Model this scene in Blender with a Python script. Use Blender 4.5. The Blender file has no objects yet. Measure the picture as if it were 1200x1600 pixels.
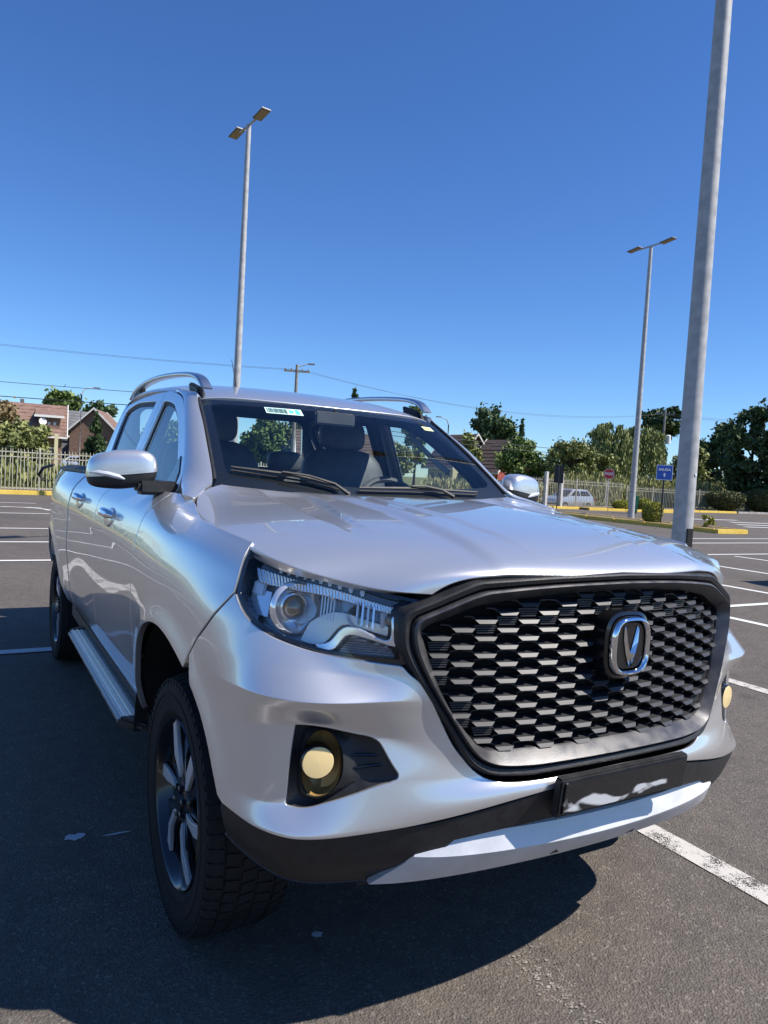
import bpy, bmesh, math, random
import numpy as np
from mathutils import Vector, Matrix
from mathutils.geometry import delaunay_2d_cdt
random.seed(7)
rad = math.radians
scene = bpy.context.scene
COL = scene.collection

# ------------------------------------------------------------------ camera
CAM_POS = (-1.4452, -2.1208, 1.3739)
YAW, PITCH, ROLL, FPX = .522535, -.051396, .057499, 1142.24
cam_data = bpy.data.cameras.new('camera')
cam = bpy.data.objects.new('camera', cam_data); COL.objects.link(cam)
cyw, syw = math.cos(YAW), math.sin(YAW); cpt, spt = math.cos(PITCH), math.sin(PITCH)
vf = Vector((syw*cpt, cyw*cpt, spt)); vr = Vector((cyw, -syw, 0)); vu = vr.cross(vf)
cr_, sr_ = math.cos(ROLL), math.sin(ROLL)
ax_r = vr*cr_ + vu*sr_; ax_u = -vr*sr_ + vu*cr_
cam.matrix_world = Matrix(((ax_r.x, ax_u.x, -vf.x, CAM_POS[0]), (ax_r.y, ax_u.y, -vf.y, CAM_POS[1]),
                           (ax_r.z, ax_u.z, -vf.z, CAM_POS[2]), (0, 0, 0, 1)))
cam_data.sensor_fit = 'VERTICAL'; cam_data.sensor_height = 36.0
cam_data.lens = 36.0*FPX/1600.0
cam_data.clip_start = .05; cam_data.clip_end = 3000
scene.camera = cam

# ------------------------------------------------------------------ sky and sun
SUN_DIR = Vector((.62, -.56, 1.0)).normalized()      # towards the sun
world = bpy.data.worlds.new('World'); scene.world = world; world.use_nodes = True
wn = world.node_tree
for n in list(wn.nodes): wn.nodes.remove(n)
sky = wn.nodes.new('ShaderNodeTexSky'); sky.sky_type = 'NISHITA'; sky.sun_disc = False
sky.sun_elevation = math.asin(SUN_DIR.z); sky.sun_rotation = math.atan2(SUN_DIR.x, SUN_DIR.y)
sky.altitude = 600; sky.air_density = 1.0; sky.dust_density = .0; sky.ozone_density = 4.0
bg = wn.nodes.new('ShaderNodeBackground'); bg.inputs['Strength'].default_value = .082
wo = wn.nodes.new('ShaderNodeOutputWorld')
hs = wn.nodes.new('ShaderNodeHueSaturation'); hs.inputs['Saturation'].default_value = 1.12; hs.inputs['Hue'].default_value = .504
tint = wn.nodes.new('ShaderNodeMix'); tint.data_type = 'RGBA'; tint.blend_type = 'MULTIPLY'; tint.inputs[0].default_value = 1.0; tint.inputs[7].default_value = (.84, 1.08, 1.36, 1)
wn.links.new(sky.outputs[0], hs.inputs['Color']); wn.links.new(hs.outputs[0], tint.inputs[6]); wn.links.new(tint.outputs[2], bg.inputs[0]); wn.links.new(bg.outputs[0], wo.inputs[0])
sd = bpy.data.lights.new('sun', 'SUN'); sd.energy = 5.0; sd.angle = rad(.53); sd.color = (1.0, .945, .875)
sun = bpy.data.objects.new('sun', sd); COL.objects.link(sun)
sun.rotation_euler = (-SUN_DIR).to_track_quat('-Z', 'Y').to_euler()
sun.location = (20, -18, 35)
vs = scene.view_settings
vs.view_transform = 'Standard'; vs.look = 'None'; vs.exposure = 0.50; vs.gamma = 1.0; vs.use_curve_mapping = False
scene.cycles.use_denoising = True
try: scene.cycles.denoiser = 'OPENIMAGEDENOISE'
except Exception: pass
scene.cycles.max_bounces = 10; scene.cycles.transparent_max_bounces = 16
scene.cycles.glossy_bounces = 5; scene.cycles.diffuse_bounces = 3; scene.cycles.transmission_bounces = 6
scene.cycles.caustics_reflective = False; scene.cycles.caustics_refractive = False
scene.cycles.sample_clamp_indirect = 6.0

# ------------------------------------------------------------------ helpers
def tag(o, label=None, cat=None, group=None, kind=None):
    if label: o['label'] = label
    if cat: o['category'] = cat
    if group: o['group'] = group
    if kind: o['kind'] = kind
    return o

def empty(name, loc=(0, 0, 0), rz=0, parent=None):
    o = bpy.data.objects.new(name, None); COL.objects.link(o)
    o.location = loc; o.rotation_euler = (0, 0, rz); o.empty_display_size = .2
    o.parent = parent
    return o

def link(name, me, mat=None, parent=None, loc=None, rz=None):
    o = bpy.data.objects.new(name, me); COL.objects.link(o)
    if mat is not None and not me.materials: me.materials.append(mat)
    o.parent = parent
    if loc is not None: o.location = loc
    if rz is not None: o.rotation_euler = (0, 0, rz)
    return o

def mesh(name, verts, faces, smooth=True, normals=None, sharp=None):
    me = bpy.data.meshes.new(name)
    me.from_pydata([tuple(map(float, v)) for v in verts], [], [tuple(map(int, f)) for f in faces])
    me.update()
    if smooth:
        me.polygons.foreach_set('use_smooth', [True]*len(me.polygons))
    if normals is not None:
        me.normals_split_custom_set_from_vertices([tuple(map(float, n)) for n in normals])
    elif sharp is not None:
        me.set_sharp_from_angle(angle=rad(sharp))
    return me

def obj(name, verts, faces, mat, parent=None, smooth=True, normals=None, sharp=None, loc=None, rz=None):
    return link(name, mesh(name, verts, faces, smooth, normals, sharp), mat, parent, loc, rz)

class MB:
    """collects simple shapes, builds ONE mesh object"""
    def __init__(s): s.v = []; s.f = []
    def add(s, v, f):
        o = len(s.v); s.v += [tuple(p) for p in v]; s.f += [tuple(i+o for i in q) for q in f]; return s
    def box(s, a, b, M=None):
        x0, y0, z0 = a; x1, y1, z1 = b
        v = [(x0,y0,z0),(x1,y0,z0),(x1,y1,z0),(x0,y1,z0),(x0,y0,z1),(x1,y0,z1),(x1,y1,z1),(x0,y1,z1)]
        if M is not None: v = [tuple(M @ Vector(p)) for p in v]
        return s.add(v, [(0,3,2,1),(4,5,6,7),(0,1,5,4),(1,2,6,5),(2,3,7,6),(3,0,4,7)])
    def tube(s, pts, r, n=8, caps=True, up=(0, 0, 1)):
        pts = [Vector(p) for p in pts]; rs = r if isinstance(r, (list, tuple)) else [r]*len(pts)
        v = []; N = len(pts)
        for i, p in enumerate(pts):
            t = (pts[min(i+1, N-1)] - pts[max(i-1, 0)]).normalized()
            a = t.cross(Vector(up))
            if a.length < 1e-3: a = t.cross(Vector((1, 0, 0)))
            a.normalize(); b = a.cross(t)
            for k in range(n):
                th = 2*math.pi*k/n; v.append(tuple(p + (a*math.cos(th) + b*math.sin(th))*rs[i]))
        f = []
        for i in range(N-1):
            for k in range(n):
                k2 = (k+1) % n; f.append((i*n+k, i*n+k2, (i+1)*n+k2, (i+1)*n+k))
        if caps: f.append(tuple(range(n))[::-1]); f.append(tuple((N-1)*n+k for k in range(n)))
        return s.add(v, f)
    def prism(s, poly, a0, a1, axis=1):
        """poly in the two other axes, extruded along axis"""
        n = len(poly); v = []
        for a in (a0, a1):
            for p, q in poly:
                c = [p, q]; c.insert(axis, a); v.append(tuple(c))
        f = [tuple(range(n)), tuple(range(2*n-1, n-1, -1))]
        f += [(i, i+n, (i+1) % n + n, (i+1) % n) for i in range(n)]
        return s.add(v, f)
    def lathe(s, prof, n=32, M=None, close=False):
        """prof: (r, h) revolved about local Z"""
        v = []; m = len(prof)
        for k in range(n):
            c, sn = math.cos(2*math.pi*k/n), math.sin(2*math.pi*k/n)
            for r, h in prof: v.append((r*c, r*sn, h))
        f = []
        for k in range(n):
            k2 = (k+1) % n
            for i in range(m-1 if not close else m):
                i2 = (i+1) % m; f.append((k*m+i, k2*m+i, k2*m+i2, k*m+i2))
        if M is not None: v = [tuple(M @ Vector(p)) for p in v]
        return s.add(v, f)
    def build(s, name, mat, parent=None, smooth=False, sharp=35, loc=None, rz=None, bevel=0):
        me = bpy.data.meshes.new(name); me.from_pydata(s.v, [], s.f); me.update()
        bm = bmesh.new(); bm.from_mesh(me)
        bmesh.ops.recalc_face_normals(bm, faces=bm.faces)
        if bevel:
            es = [e for e in bm.edges if len(e.link_faces) == 2 and e.calc_face_angle(0) > .5]
            bmesh.ops.bevel(bm, geom=es, offset=bevel, segments=2, affect='EDGES', clamp_overlap=True)
        bm.to_mesh(me); bm.free()
        if smooth or bevel:
            me.polygons.foreach_set('use_smooth', [True]*len(me.polygons)); me.set_sharp_from_angle(angle=rad(sharp))
        return link(name, me, mat, parent, loc, rz)

def copy_tree(o, parent=None):
    c = o.copy(); COL.objects.link(c); c.parent = parent
    for ch in list(o.children): copy_tree(ch, c)
    return c

# ------------------------------------------------------------------ materials
MATS = {}
def principled(name, col, rough=.5, metal=0.0, coat=0.0, coat_rough=.03, spec=.5, emit=None, es=1.0):
    m = bpy.data.materials.new(name); m.use_nodes = True
    b = m.node_tree.nodes['Principled BSDF']
    b.inputs['Base Color'].default_value = (*col, 1); b.inputs['Roughness'].default_value = rough
    b.inputs['Metallic'].default_value = metal; b.inputs['Coat Weight'].default_value = coat
    b.inputs['Coat Roughness'].default_value = coat_rough; b.inputs['Specular IOR Level'].default_value = spec
    if emit: b.inputs['Emission Color'].default_value = (*emit, 1); b.inputs['Emission Strength'].default_value = es
    MATS[name] = m
    return m

def noisy(name, c1, c2, scale=8, rough=.7, metal=0.0, bump=0.0, bump_scale=None, detail=6, coat=0.0, lo=.35, hi=.65, spec=.5, rvar=0.0, distortion=0.0):
    """two-tone noise colour, optional bump and roughness variation"""
    m = principled(name, c1, rough, metal, coat, spec=spec)
    nt = m.node_tree; N = nt.nodes; L = nt.links; b = N['Principled BSDF']
    tc = N.new('ShaderNodeTexCoord')
    nz = N.new('ShaderNodeTexNoise'); nz.inputs['Scale'].default_value = scale; nz.inputs['Detail'].default_value = detail
    nz.inputs['Distortion'].default_value = distortion
    L.new(tc.outputs['Object'], nz.inputs['Vector'])
    rp = N.new('ShaderNodeValToRGB'); rp.color_ramp.elements[0].position = lo; rp.color_ramp.elements[1].position = hi
    rp.color_ramp.elements[0].color = (*c1, 1); rp.color_ramp.elements[1].color = (*c2, 1)
    L.new(nz.outputs['Fac'], rp.inputs['Fac']); L.new(rp.outputs['Color'], b.inputs['Base Color'])
    if rvar:
        mr = N.new('ShaderNodeMapRange'); mr.inputs['To Min'].default_value = rough-rvar; mr.inputs['To Max'].default_value = rough+rvar
        mr.inputs['From Min'].default_value = .3; mr.inputs['From Max'].default_value = .7
        L.new(nz.outputs['Fac'], mr.inputs['Value']); L.new(mr.outputs['Result'], b.inputs['Roughness'])
    if bump:
        n2 = N.new('ShaderNodeTexNoise'); n2.inputs['Scale'].default_value = bump_scale or scale*4; n2.inputs['Detail'].default_value = 8
        L.new(tc.outputs['Object'], n2.inputs['Vector'])
        bp = N.new('ShaderNodeBump'); bp.inputs['Strength'].default_value = bump; bp.inputs['Distance'].default_value = .01
        L.new(n2.outputs['Fac'], bp.inputs['Height']); L.new(bp.outputs['Normal'], b.inputs['Normal'])
    return m

def glass_mat(name, tint, rough=0.0, ior=1.5):
    """thin pane: tinted see-through plus fresnel reflection"""
    m = bpy.data.materials.new(name); m.use_nodes = True; nt = m.node_tree; N = nt.nodes; L = nt.links
    for n in list(N): N.remove(n)
    out = N.new('ShaderNodeOutputMaterial'); mix = N.new('ShaderNodeMixShader')
    tr = N.new('ShaderNodeBsdfTransparent'); tr.inputs[0].default_value = (*tint, 1)
    gl = N.new('ShaderNodeBsdfGlossy'); gl.inputs['Roughness'].default_value = rough; gl.inputs['Color'].default_value = (1, 1, 1, 1)
    fr = N.new('ShaderNodeFresnel')
    gm = N.new('ShaderNodeNewGeometry'); mi = N.new('ShaderNodeMix'); mi.data_type = 'FLOAT'; mi.inputs[2].default_value = ior; mi.inputs[3].default_value = 1/ior   # thin sheet: the same reflectance from both sides
    L.new(gm.outputs['Backfacing'], mi.inputs[0]); L.new(mi.outputs[0], fr.inputs['IOR'])
    L.new(fr.outputs[0], mix.inputs[0]); L.new(tr.outputs[0], mix.inputs[1]); L.new(gl.outputs[0], mix.inputs[2])
    L.new(mix.outputs[0], out.inputs[0]); MATS[name] = m
    return m
# ------------------------------------------------------------------ truck body surfaces (half body, x > 0, mirrored later)
def natural_spline(t, P):
    """C2 interpolation; returns f(tq) for P (n, k)"""
    t = np.asarray(t, float); P = np.asarray(P, float); n = len(t); h = np.diff(t)
    A = np.zeros((n, n)); B = np.zeros((n,)+P.shape[1:])
    A[0, 0] = A[-1, -1] = 1
    for i in range(1, n-1):
        A[i, i-1] = h[i-1]; A[i, i] = 2*(h[i-1]+h[i]); A[i, i+1] = h[i]
        B[i] = 6*((P[i+1]-P[i])/h[i] - (P[i]-P[i-1])/h[i-1])
    Mx = np.linalg.solve(A, B.reshape(n, -1)).reshape(B.shape)
    def f(q):
        q = np.clip(np.asarray(q, float), t[0], t[-1]); i = np.clip(np.searchsorted(t, q)-1, 0, n-2)
        ex = (...,)+(None,)*(P.ndim-1)
        a = ((t[i+1]-q)/h[i])[ex]; b = ((q-t[i])/h[i])[ex]; hh = h[i][ex]
        return a*P[i]+b*P[i+1]+((a**3-a)*Mx[i]+(b**3-b)*Mx[i+1])*hh**2/6
    return f

def pchip(xk, yk, xq):
    xk = np.asarray(xk, float); yk = np.asarray(yk, float); xq = np.asarray(xq, float)
    h = np.diff(xk); d = np.diff(yk)/h; n = len(xk); m = np.zeros(n)
    for i in range(1, n-1):
        if d[i-1]*d[i] > 0:
            w1 = 2*h[i]+h[i-1]; w2 = h[i]+2*h[i-1]; m[i] = (w1+w2)/(w1/d[i-1]+w2/d[i])
    m[0] = d[0]; m[-1] = d[-1]
    q = np.clip(xq, xk[0], xk[-1]); i = np.clip(np.searchsorted(xk, q)-1, 0, n-2)
    t = (q-xk[i])/h[i]
    return (2*t**3-3*t**2+1)*yk[i]+(t**3-2*t**2+t)*h[i]*m[i]+(-2*t**3+3*t**2)*yk[i+1]+(t**3-t**2)*h[i]*m[i+1]

BASE = np.array([(0,-.87),(.2,-.856),(.37,-.822),(.5,-.7825),(.6,-.744),(.7,-.6985),(.78,-.652),(.838,-.595),(.88,-.52),(.908,-.42),
    (.93,-.25),(.942,0),(.938,.3),(.926,.6),(.92,1.1),(.92,1.7),(.922,2.3),(.936,2.75),(.938,3.15),(.898,3.6),(.858,4.0),(.825,4.26),(.775,4.36)])
NS = len(BASE)
S_ARC = np.r_[0, np.cumsum(np.linalg.norm(np.diff(BASE, axis=0), axis=1))]
# (station, z, outward offset) keys per level, bottom to top
LEVELS = [
 [(0,.40,-.15),(3,.405,-.12),(4,.412,-.080),(5,.415,-.055),(6,.417,-.046),(7,.428,-.045),(8,.455,-.035),(9,.48,-.03),(11,.43,-.09),(14,.42,-.095),(17,.44,-.09),(19,.5,-.07),(22,.55,-.07)],
 [(0,.50,-.05),(3,.47,-.03),(4,.475,-.018),(6,.48,-.012),(8,.51,-.012),(9,.53,-.012),(11,.47,-.075),(14,.46,-.075),(17,.48,-.07),(19,.54,-.04),(22,.60,-.04)],
 [(0,.655,.012),(1,.643,.012),(2,.62,.012),(3,.593,.012),(4,.577,.012),(5,.560,.012),(6,.553,.012),(7,.557,.010),(8,.567,.004),(9,.585,-.002),(11,.52,-.05),(14,.50,-.055),(17,.52,-.05),(19,.60,-.015),(22,.66,-.015)],
 [(0,.69,-.008),(2,.69,-.008),(3,.688,-.003),(4,.68,-.004),(5,.645,-.014),(6,.618,-.024),(7,.612,-.010),(8,.622,.002),(9,.635,.0),(11,.60,-.03),(14,.58,-.034),(17,.60,-.025),(19,.67,-.005),(22,.72,-.005)],
 [(0,.75,-.010),(3,.765,-.012),(4,.775,-.024),(5,.792,-.034),(6,.798,-.033),(7,.793,-.010),(8,.78,.002),(9,.775,.0),(11,.72,-.012),(14,.68,-.02),(17,.70,-.012),(19,.75,.0),(22,.78,.0)],
 [(0,.80,-.012),(3,.825,-.012),(4,.838,-.010),(5,.842,.0),(6,.843,.006),(7,.842,.008),(8,.835,.005),(9,.82,.0),(11,.80,-.002),(14,.78,-.008),(17,.80,-.002),(22,.84,.0)],
 [(0,.84,-.012),(3,.865,-.010),(4,.866,-.003),(5,.863,.010),(6,.863,.016),(7,.865,.013),(8,.867,.007),(9,.868,.001),(11,.87,.003),(14,.86,-.001),(17,.87,.003),(22,.90,.0)],
 [(0,.90,-.015),(3,.905,-.010),(4,.91,-.018),(5,.915,-.036),(6,.92,-.034),(7,.925,-.026),(8,.93,-.010),(9,.935,-.002),(11,.94,.003),(14,.93,.003),(17,.94,.003),(22,.96,.0)],
 [(0,.95,-.015),(3,.93,-.010),(4,.94,-.022),(5,.955,-.046),(6,.968,-.062),(7,.985,-.056),(8,1.0,-.032),(9,1.01,-.012),(10,1.015,-.002),(11,1.02,.0),(14,1.02,.002),(17,1.03,.0),(22,1.04,.0)],
 [(0,1.02,-.02),(3,1.02,-.010),(4,1.02,-.025),(5,1.035,-.056),(6,1.045,-.078),(7,1.06,-.076),(8,1.07,-.053),(9,1.08,-.035),(10,1.09,-.018),(11,1.095,-.012),(12,1.10,-.012),(14,1.10,-.003),(17,1.11,-.003),(22,1.11,-.003)],
 [(0,1.08,-.025),(3,1.065,-.014),(4,1.065,-.033),(5,1.085,-.067),(6,1.102,-.089),(7,1.115,-.092),(8,1.13,-.076),(9,1.14,-.060),(10,1.155,-.045),(11,1.165,-.04),(12,1.185,-.046),(13,1.195,-.042),(14,1.195,-.036),(16,1.20,-.034),(17,1.205,-.028),(22,1.20,-.028)],
 [(0,1.13,-.03),(3,1.10,-.026),(4,1.106,-.047),(5,1.126,-.076),(6,1.145,-.098),(7,1.163,-.107),(8,1.175,-.102),(9,1.187,-.095),(10,1.203,-.088),(11,1.22,-.103),(12,1.262,-.150),(13,1.272,-.128),(14,1.274,-.122),(15,1.278,-.120),(16,1.286,-.116),(17,1.288,-.10),(18,1.285,-.088),(20,1.28,-.070),(22,1.275,-.06)],
]
NL = len(LEVELS)
_t = natural_spline(S_ARC, BASE)
_e = 1e-3
def _norm(s):
    d = _t(np.clip(s+_e, 0, S_ARC[-1])) - _t(np.clip(s-_e, 0, S_ARC[-1])); d /= np.linalg.norm(d, axis=-1, keepdims=True)
    return np.stack([d[..., 1], -d[..., 0]], -1)
def _net():
    st = np.arange(NS); n = _norm(S_ARC); n[0] = (0, -1); P = np.zeros((NS, NL, 3))
    for l, K in enumerate(LEVELS):
        k = [a[0] for a in K]; z = pchip(k, [a[1] for a in K], st); d = pchip(k, [a[2] for a in K], st)
        P[:, l, 0] = BASE[:, 0]+n[:, 0]*d; P[:, l, 1] = BASE[:, 1]+n[:, 1]*d; P[:, l, 2] = z
    P[0, :, 0] = 0
    return P
NET = _net()
V_ARC = np.r_[0, np.cumsum(np.linalg.norm(np.diff(NET[3:16], axis=1), axis=2).mean(0))]
_un = natural_spline(np.r_[-S_ARC[2:0:-1], S_ARC], np.concatenate([NET[2:0:-1]*[-1, 1, 1], NET]))   # mirrored ghost stations keep the centre smooth
TENS = np.array([1, .7, .35, .30, .30, .35, .18, .55, .8, 1, 1, 1])
def _ss(a, b, x): t = np.clip((x-a)/(b-a), 0, 1); return t*t*(3-2*t)
def body(U, V):
    """U: metres along the plan outline from the front centre, V: metres up the section"""
    U = np.asarray(U, float); V = np.asarray(V, float)
    Q = _un(U)                                            # (..., NL, 3)
    v = np.clip(V, V_ARC[0], V_ARC[-1]); i = np.clip(np.searchsorted(V_ARC, v)-1, 0, NL-2); h = np.diff(V_ARC)
    sl = np.diff(Q, axis=-2)/h[:, None]                   # slopes
    m = np.empty_like(Q); w0 = h[1:]/(h[:-1]+h[1:])
    m[..., 1:-1, :] = sl[..., :-1, :]*w0[:, None]+sl[..., 1:, :]*(1-w0)[:, None]
    m[..., 0, :] = sl[..., 0, :]; m[..., -1, :] = sl[..., -1, :]
    m = m*(1-(1-TENS)[:, None]*(_ss(1.28, 1.02, U)*_ss(.50, .63, U))[..., None, None])     # tighter creases on the front end
    g = lambda A, k: np.take_along_axis(A, np.broadcast_to(k[..., None, None], k.shape+(1, 3)), -2)[..., 0, :]
    t = ((v-V_ARC[i])/h[i])[..., None]; hh = h[i][..., None]
    return (2*t**3-3*t**2+1)*g(Q, i)+(t**3-2*t**2+t)*hh*g(m, i)+(-2*t**3+3*t**2)*g(Q, i+1)+(t**3-t**2)*hh*g(m, i+1)

AX_F, AX_R, WHEEL_Z, ARCH_R = 0.0, 3.18, .385, .515
def body_flared(U, V):
    """adds the rolled lip round the wheel arches"""
    P = body(U, V).copy()
    for ay, az, rr in ((AX_F, WHEEL_Z, ARCH_R), (AX_R, WHEEL_Z, ARCH_R)):
        r = np.hypot(P[..., 1]-ay, P[..., 2]-az)
        w = np.exp(-((r-rr)/.045)**2)*.011*np.clip((P[..., 0]-.85)/.05, 0, 1)
        P[..., 0] += w
    return P

class Chart:
    """a surface f(U, V) -> xyz with normal and inverse lookup"""
    def __init__(s, f, u0, u1, v0, v1, flip=1, nu=260, nv=90):
        s.f = f; s.flip = flip
        s.gu = np.linspace(u0, u1, nu); s.gv = np.linspace(v0, v1, nv)
        A, B = np.meshgrid(s.gu, s.gv, indexing='ij'); s.A = A.ravel(); s.B = B.ravel(); s.G = f(s.A, s.B)
        s.lim = (u0, u1, v0, v1)
    def normal(s, U, V):
        e = 1e-3
        n = np.cross(s.f(U+e, V)-s.f(U-e, V), s.f(U, V+e)-s.f(U, V-e))*s.flip
        return n/np.maximum(np.linalg.norm(n, axis=-1, keepdims=True), 1e-12)
    def inv(s, pts, axes):
        """chart coordinates where the two named axes take the given values"""
        ax = ['xyz'.index(c) for c in axes]; out = []
        for p in np.asarray(pts, float):
            k = np.argmin(((s.G[:, ax]-p)**2).sum(1)); q = np.array([s.A[k], s.B[k]])
            for _ in range(8):
                e = 1e-4; f0 = s.f(q[0], q[1])[ax]
                J = np.stack([(s.f(q[0]+e, q[1])[ax]-f0)/e, (s.f(q[0], q[1]+e)[ax]-f0)/e], 1)
                d = np.linalg.lstsq(J, p-f0, rcond=None)[0]; nd = np.linalg.norm(d)
                if nd > .05: d *= .05/nd
                q = q+d
                q = np.array([min(max(q[0], s.lim[0]), s.lim[1]), min(max(q[1], s.lim[2]), s.lim[3])])
                if nd < 1e-6: break
            out.append(q)
        return np.array(out)

BODY = Chart(body_flared, 0, S_ARC[-1], 0, V_ARC[-1], flip=1, nu=420, nv=110)

# hood
HOOD_EDGE = np.array([(.516,-.745,1.104),(.608,-.697,1.109),(.70,-.615,1.124),(.78,-.545,1.146),(.825,-.43,1.169),(.848,-.25,1.194),(.845,-.05,1.213),(.815,.15,1.236),(.768,.31,1.268),(.71,.385,1.292),(.655,.43,1.305)])
HOOD_MID = np.array([(-.84,1.158),(-.80,1.180),(-.71,1.201),(-.59,1.219),(-.43,1.238),(-.23,1.257),(-.02,1.271),(.14,1.280),(.26,1.286),(.32,1.288),(.36,1.288)])
HOOD_POW = np.array([9, 5.5, 4.0, 3.4, 3.1, 2.9, 2.8, 2.9, 3.2, 3.5, 3.5])
_hr = np.arange(len(HOOD_EDGE), dtype=float)
_he = natural_spline(_hr, np.c_[HOOD_EDGE, HOOD_MID, HOOD_POW])
def _ss(a, b, x): t = np.clip((x-a)/(b-a), 0, 1); return t*t*(3-2*t)
def hood(F, R):
    """F: 0 centre .. 1 edge (negative mirrors), R: row 0 front .. 10 rear"""
    F = np.asarray(F, float); R = np.asarray(R, float); Q = _he(R); f = np.abs(F)
    x = F*Q[..., 0]; y = Q[..., 3]+(Q[..., 1]-Q[..., 3])*f**2.2
    z = Q[..., 4]+(Q[..., 2]-Q[..., 4])*f**Q[..., 5]
    ax = np.abs(x)
    # raised centre with soft shoulders that run from the cowl to the nose
    xe = .31+.05*_ss(.0, -.8, y); env = _ss(.38, .10, y)*_ss(-.87, -.60, y)
    z = z+.013*_ss(xe+.022, xe-.03, ax)*env
    z = z+.0045*_ss(.235, .212, ax)*_ss(.30, -.1, y)*_ss(-.86, -.5, y)
    # sunk flank beside the shoulder, wide at the rear and closing towards the nose
    xc = .455+.085*_ss(.35, -.5, y); w = .075-.05*_ss(.3, -.5, y)
    z = z-.014*np.exp(-((ax-xc)/w)**8)*_ss(-.52, -.05, y)*_ss(.42, .30, y)
    return np.stack([x, y, z], -1)
# ------------------------------------------------------------------ truck materials
def paint_mat(name, col, rough=.34, metal=.92, flake=True):
    m = principled(name, col, rough, metal, coat=1.0, coat_rough=.015)
    nt = m.node_tree; N = nt.nodes; L = nt.links; b = N['Principled BSDF']
    b.inputs['Coat IOR'].default_value = 1.52
    tc = N.new('ShaderNodeTexCoord')
    if flake:
        vo = N.new('ShaderNodeTexVoronoi'); vo.inputs['Scale'].default_value = 900
        L.new(tc.outputs['Object'], vo.inputs['Vector'])
        mr = N.new('ShaderNodeMapRange'); mr.inputs['To Min'].default_value = rough-.015; mr.inputs['To Max'].default_value = rough+.02
        L.new(vo.outputs['Color'], mr.inputs['Value']); L.new(mr.outputs['Result'], b.inputs['Roughness'])
    # film of dust: breaks the clear coat a little
    nz = N.new('ShaderNodeTexNoise'); nz.inputs['Scale'].default_value = 3.5; nz.inputs['Detail'].default_value = 10; nz.inputs['Roughness'].default_value = .65
    L.new(tc.outputs['Object'], nz.inputs['Vector'])
    m2 = N.new('ShaderNodeMapRange'); m2.inputs['From Min'].default_value = .35; m2.inputs['From Max'].default_value = .75
    m2.inputs['To Min'].default_value = .006; m2.inputs['To Max'].default_value = .035
    L.new(nz.outputs['Fac'], m2.inputs['Value']); L.new(m2.outputs['Result'], b.inputs['Coat Roughness'])
    return m
PAINT = paint_mat('silver_paint', (.77, .76, .745), .32, .76)
SKIDM = noisy('skid_silver_plastic', (.60, .60, .60), (.70, .70, .70), 14, .42, .25, rvar=.06, bump=.05, bump_scale=90)
BLK = noisy('black_textured_plastic', (.012, .012, .013), (.022, .022, .023), 30, .52, bump=.18, bump_scale=420, rvar=.05)
BLKG = principled('black_gloss_plastic', (.008, .008, .009), .16, 0, .6, .04)
GREYF = noisy('graphite_frame', (.075, .075, .08), (.115, .112, .11), 22, .40, .55, rvar=.09, bump=.03, bump_scale=300)
FINM = principled('satin_black_fin', (.036, .036, .038), .44, .0, spec=.40)
DARK = principled('shadow_black', (.006, .006, .007), .7)
CHROME = principled('chrome', (.86, .87, .88), .045, 1.0)
SATIN = principled('satin_silver', (.62, .63, .65), .28, 1.0)
RUBBER = noisy('tyre_rubber', (.009, .009, .010), (.016, .016, .016), 12, .80, rvar=.08, spec=.3)
WBLK = principled('wheel_black', (.010, .010, .012), .25, 0, .5)
WCUT = principled('machined_face', (.74, .75, .76), .34, .55)
GLS = glass_mat('windscreen_glass', (.90, .96, .95), 0, 1.5)
GLD = glass_mat('side_glass', (.80, .86, .85), 0, 1.55)
LENS = glass_mat('lens_clear', (.98, .99, 1.0), 0, 1.33)
AMBER = principled('fog_lens', (.92, .70, .33), .16, 0, .9, .02, emit=None)
INTER = noisy('interior_black', (.055, .056, .058), (.075, .075, .078), 10, .62)
SEATM = noisy('seat_black', (.07, .072, .078), (.10, .10, .106), 20, .5, bump=.15, bump_scale=120)
LINER = principled('headliner_grey', (.33, .33, .32), .9)
ALU = noisy('step_aluminium', (.42, .43, .44), (.56, .57, .58), 30, .34, .9, rvar=.08)

truck = empty('pickup_truck')
tag(truck, 'silver double cab pickup truck with black hexagon grille, parked in front', 'pickup truck')

# ------------------------------------------------------------------ panels cut out of a chart
def seg(*pts, n=10):
    """smooth polyline through the points"""
    P = np.array(pts, float)
    if len(P) == 2: return [tuple(P[0]+(P[1]-P[0])*t) for t in np.linspace(0, 1, n)]
    t = np.r_[0, np.cumsum(np.linalg.norm(np.diff(P, axis=0), axis=1))]
    return [tuple(q) for q in natural_spline(t, P)(np.linspace(0, t[-1], n*(len(P)-1)))]
def join(*segs):
    o = []
    for s in segs:
        for p in s:
            if not o or math.dist(o[-1], p) > 1e-4: o.append(tuple(p))
    if math.dist(o[0], o[-1]) < 1e-4: o.pop()
    return o
def area(P):
    P = np.array(P); x, y = P.T; return .5*np.sum(x*np.roll(y, -1)-np.roll(x, -1)*y)
def ccw(P): return list(P) if area(P) > 0 else list(P)[::-1]
def inset(P, g):
    P = np.array(ccw(P)); a = P-np.roll(P, 1, 0); b = np.roll(P, -1, 0)-P
    a /= np.maximum(np.linalg.norm(a, axis=1, keepdims=True), 1e-9); b /= np.maximum(np.linalg.norm(b, axis=1, keepdims=True), 1e-9)
    na = np.stack([-a[:, 1], a[:, 0]], 1); nb = np.stack([-b[:, 1], b[:, 0]], 1); n = na+nb
    l = np.maximum(np.linalg.norm(n, axis=1, keepdims=True), .6); n = n/l
    return [tuple(p) for p in P+n*g*np.minimum(2/l, 1.4)]
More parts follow.
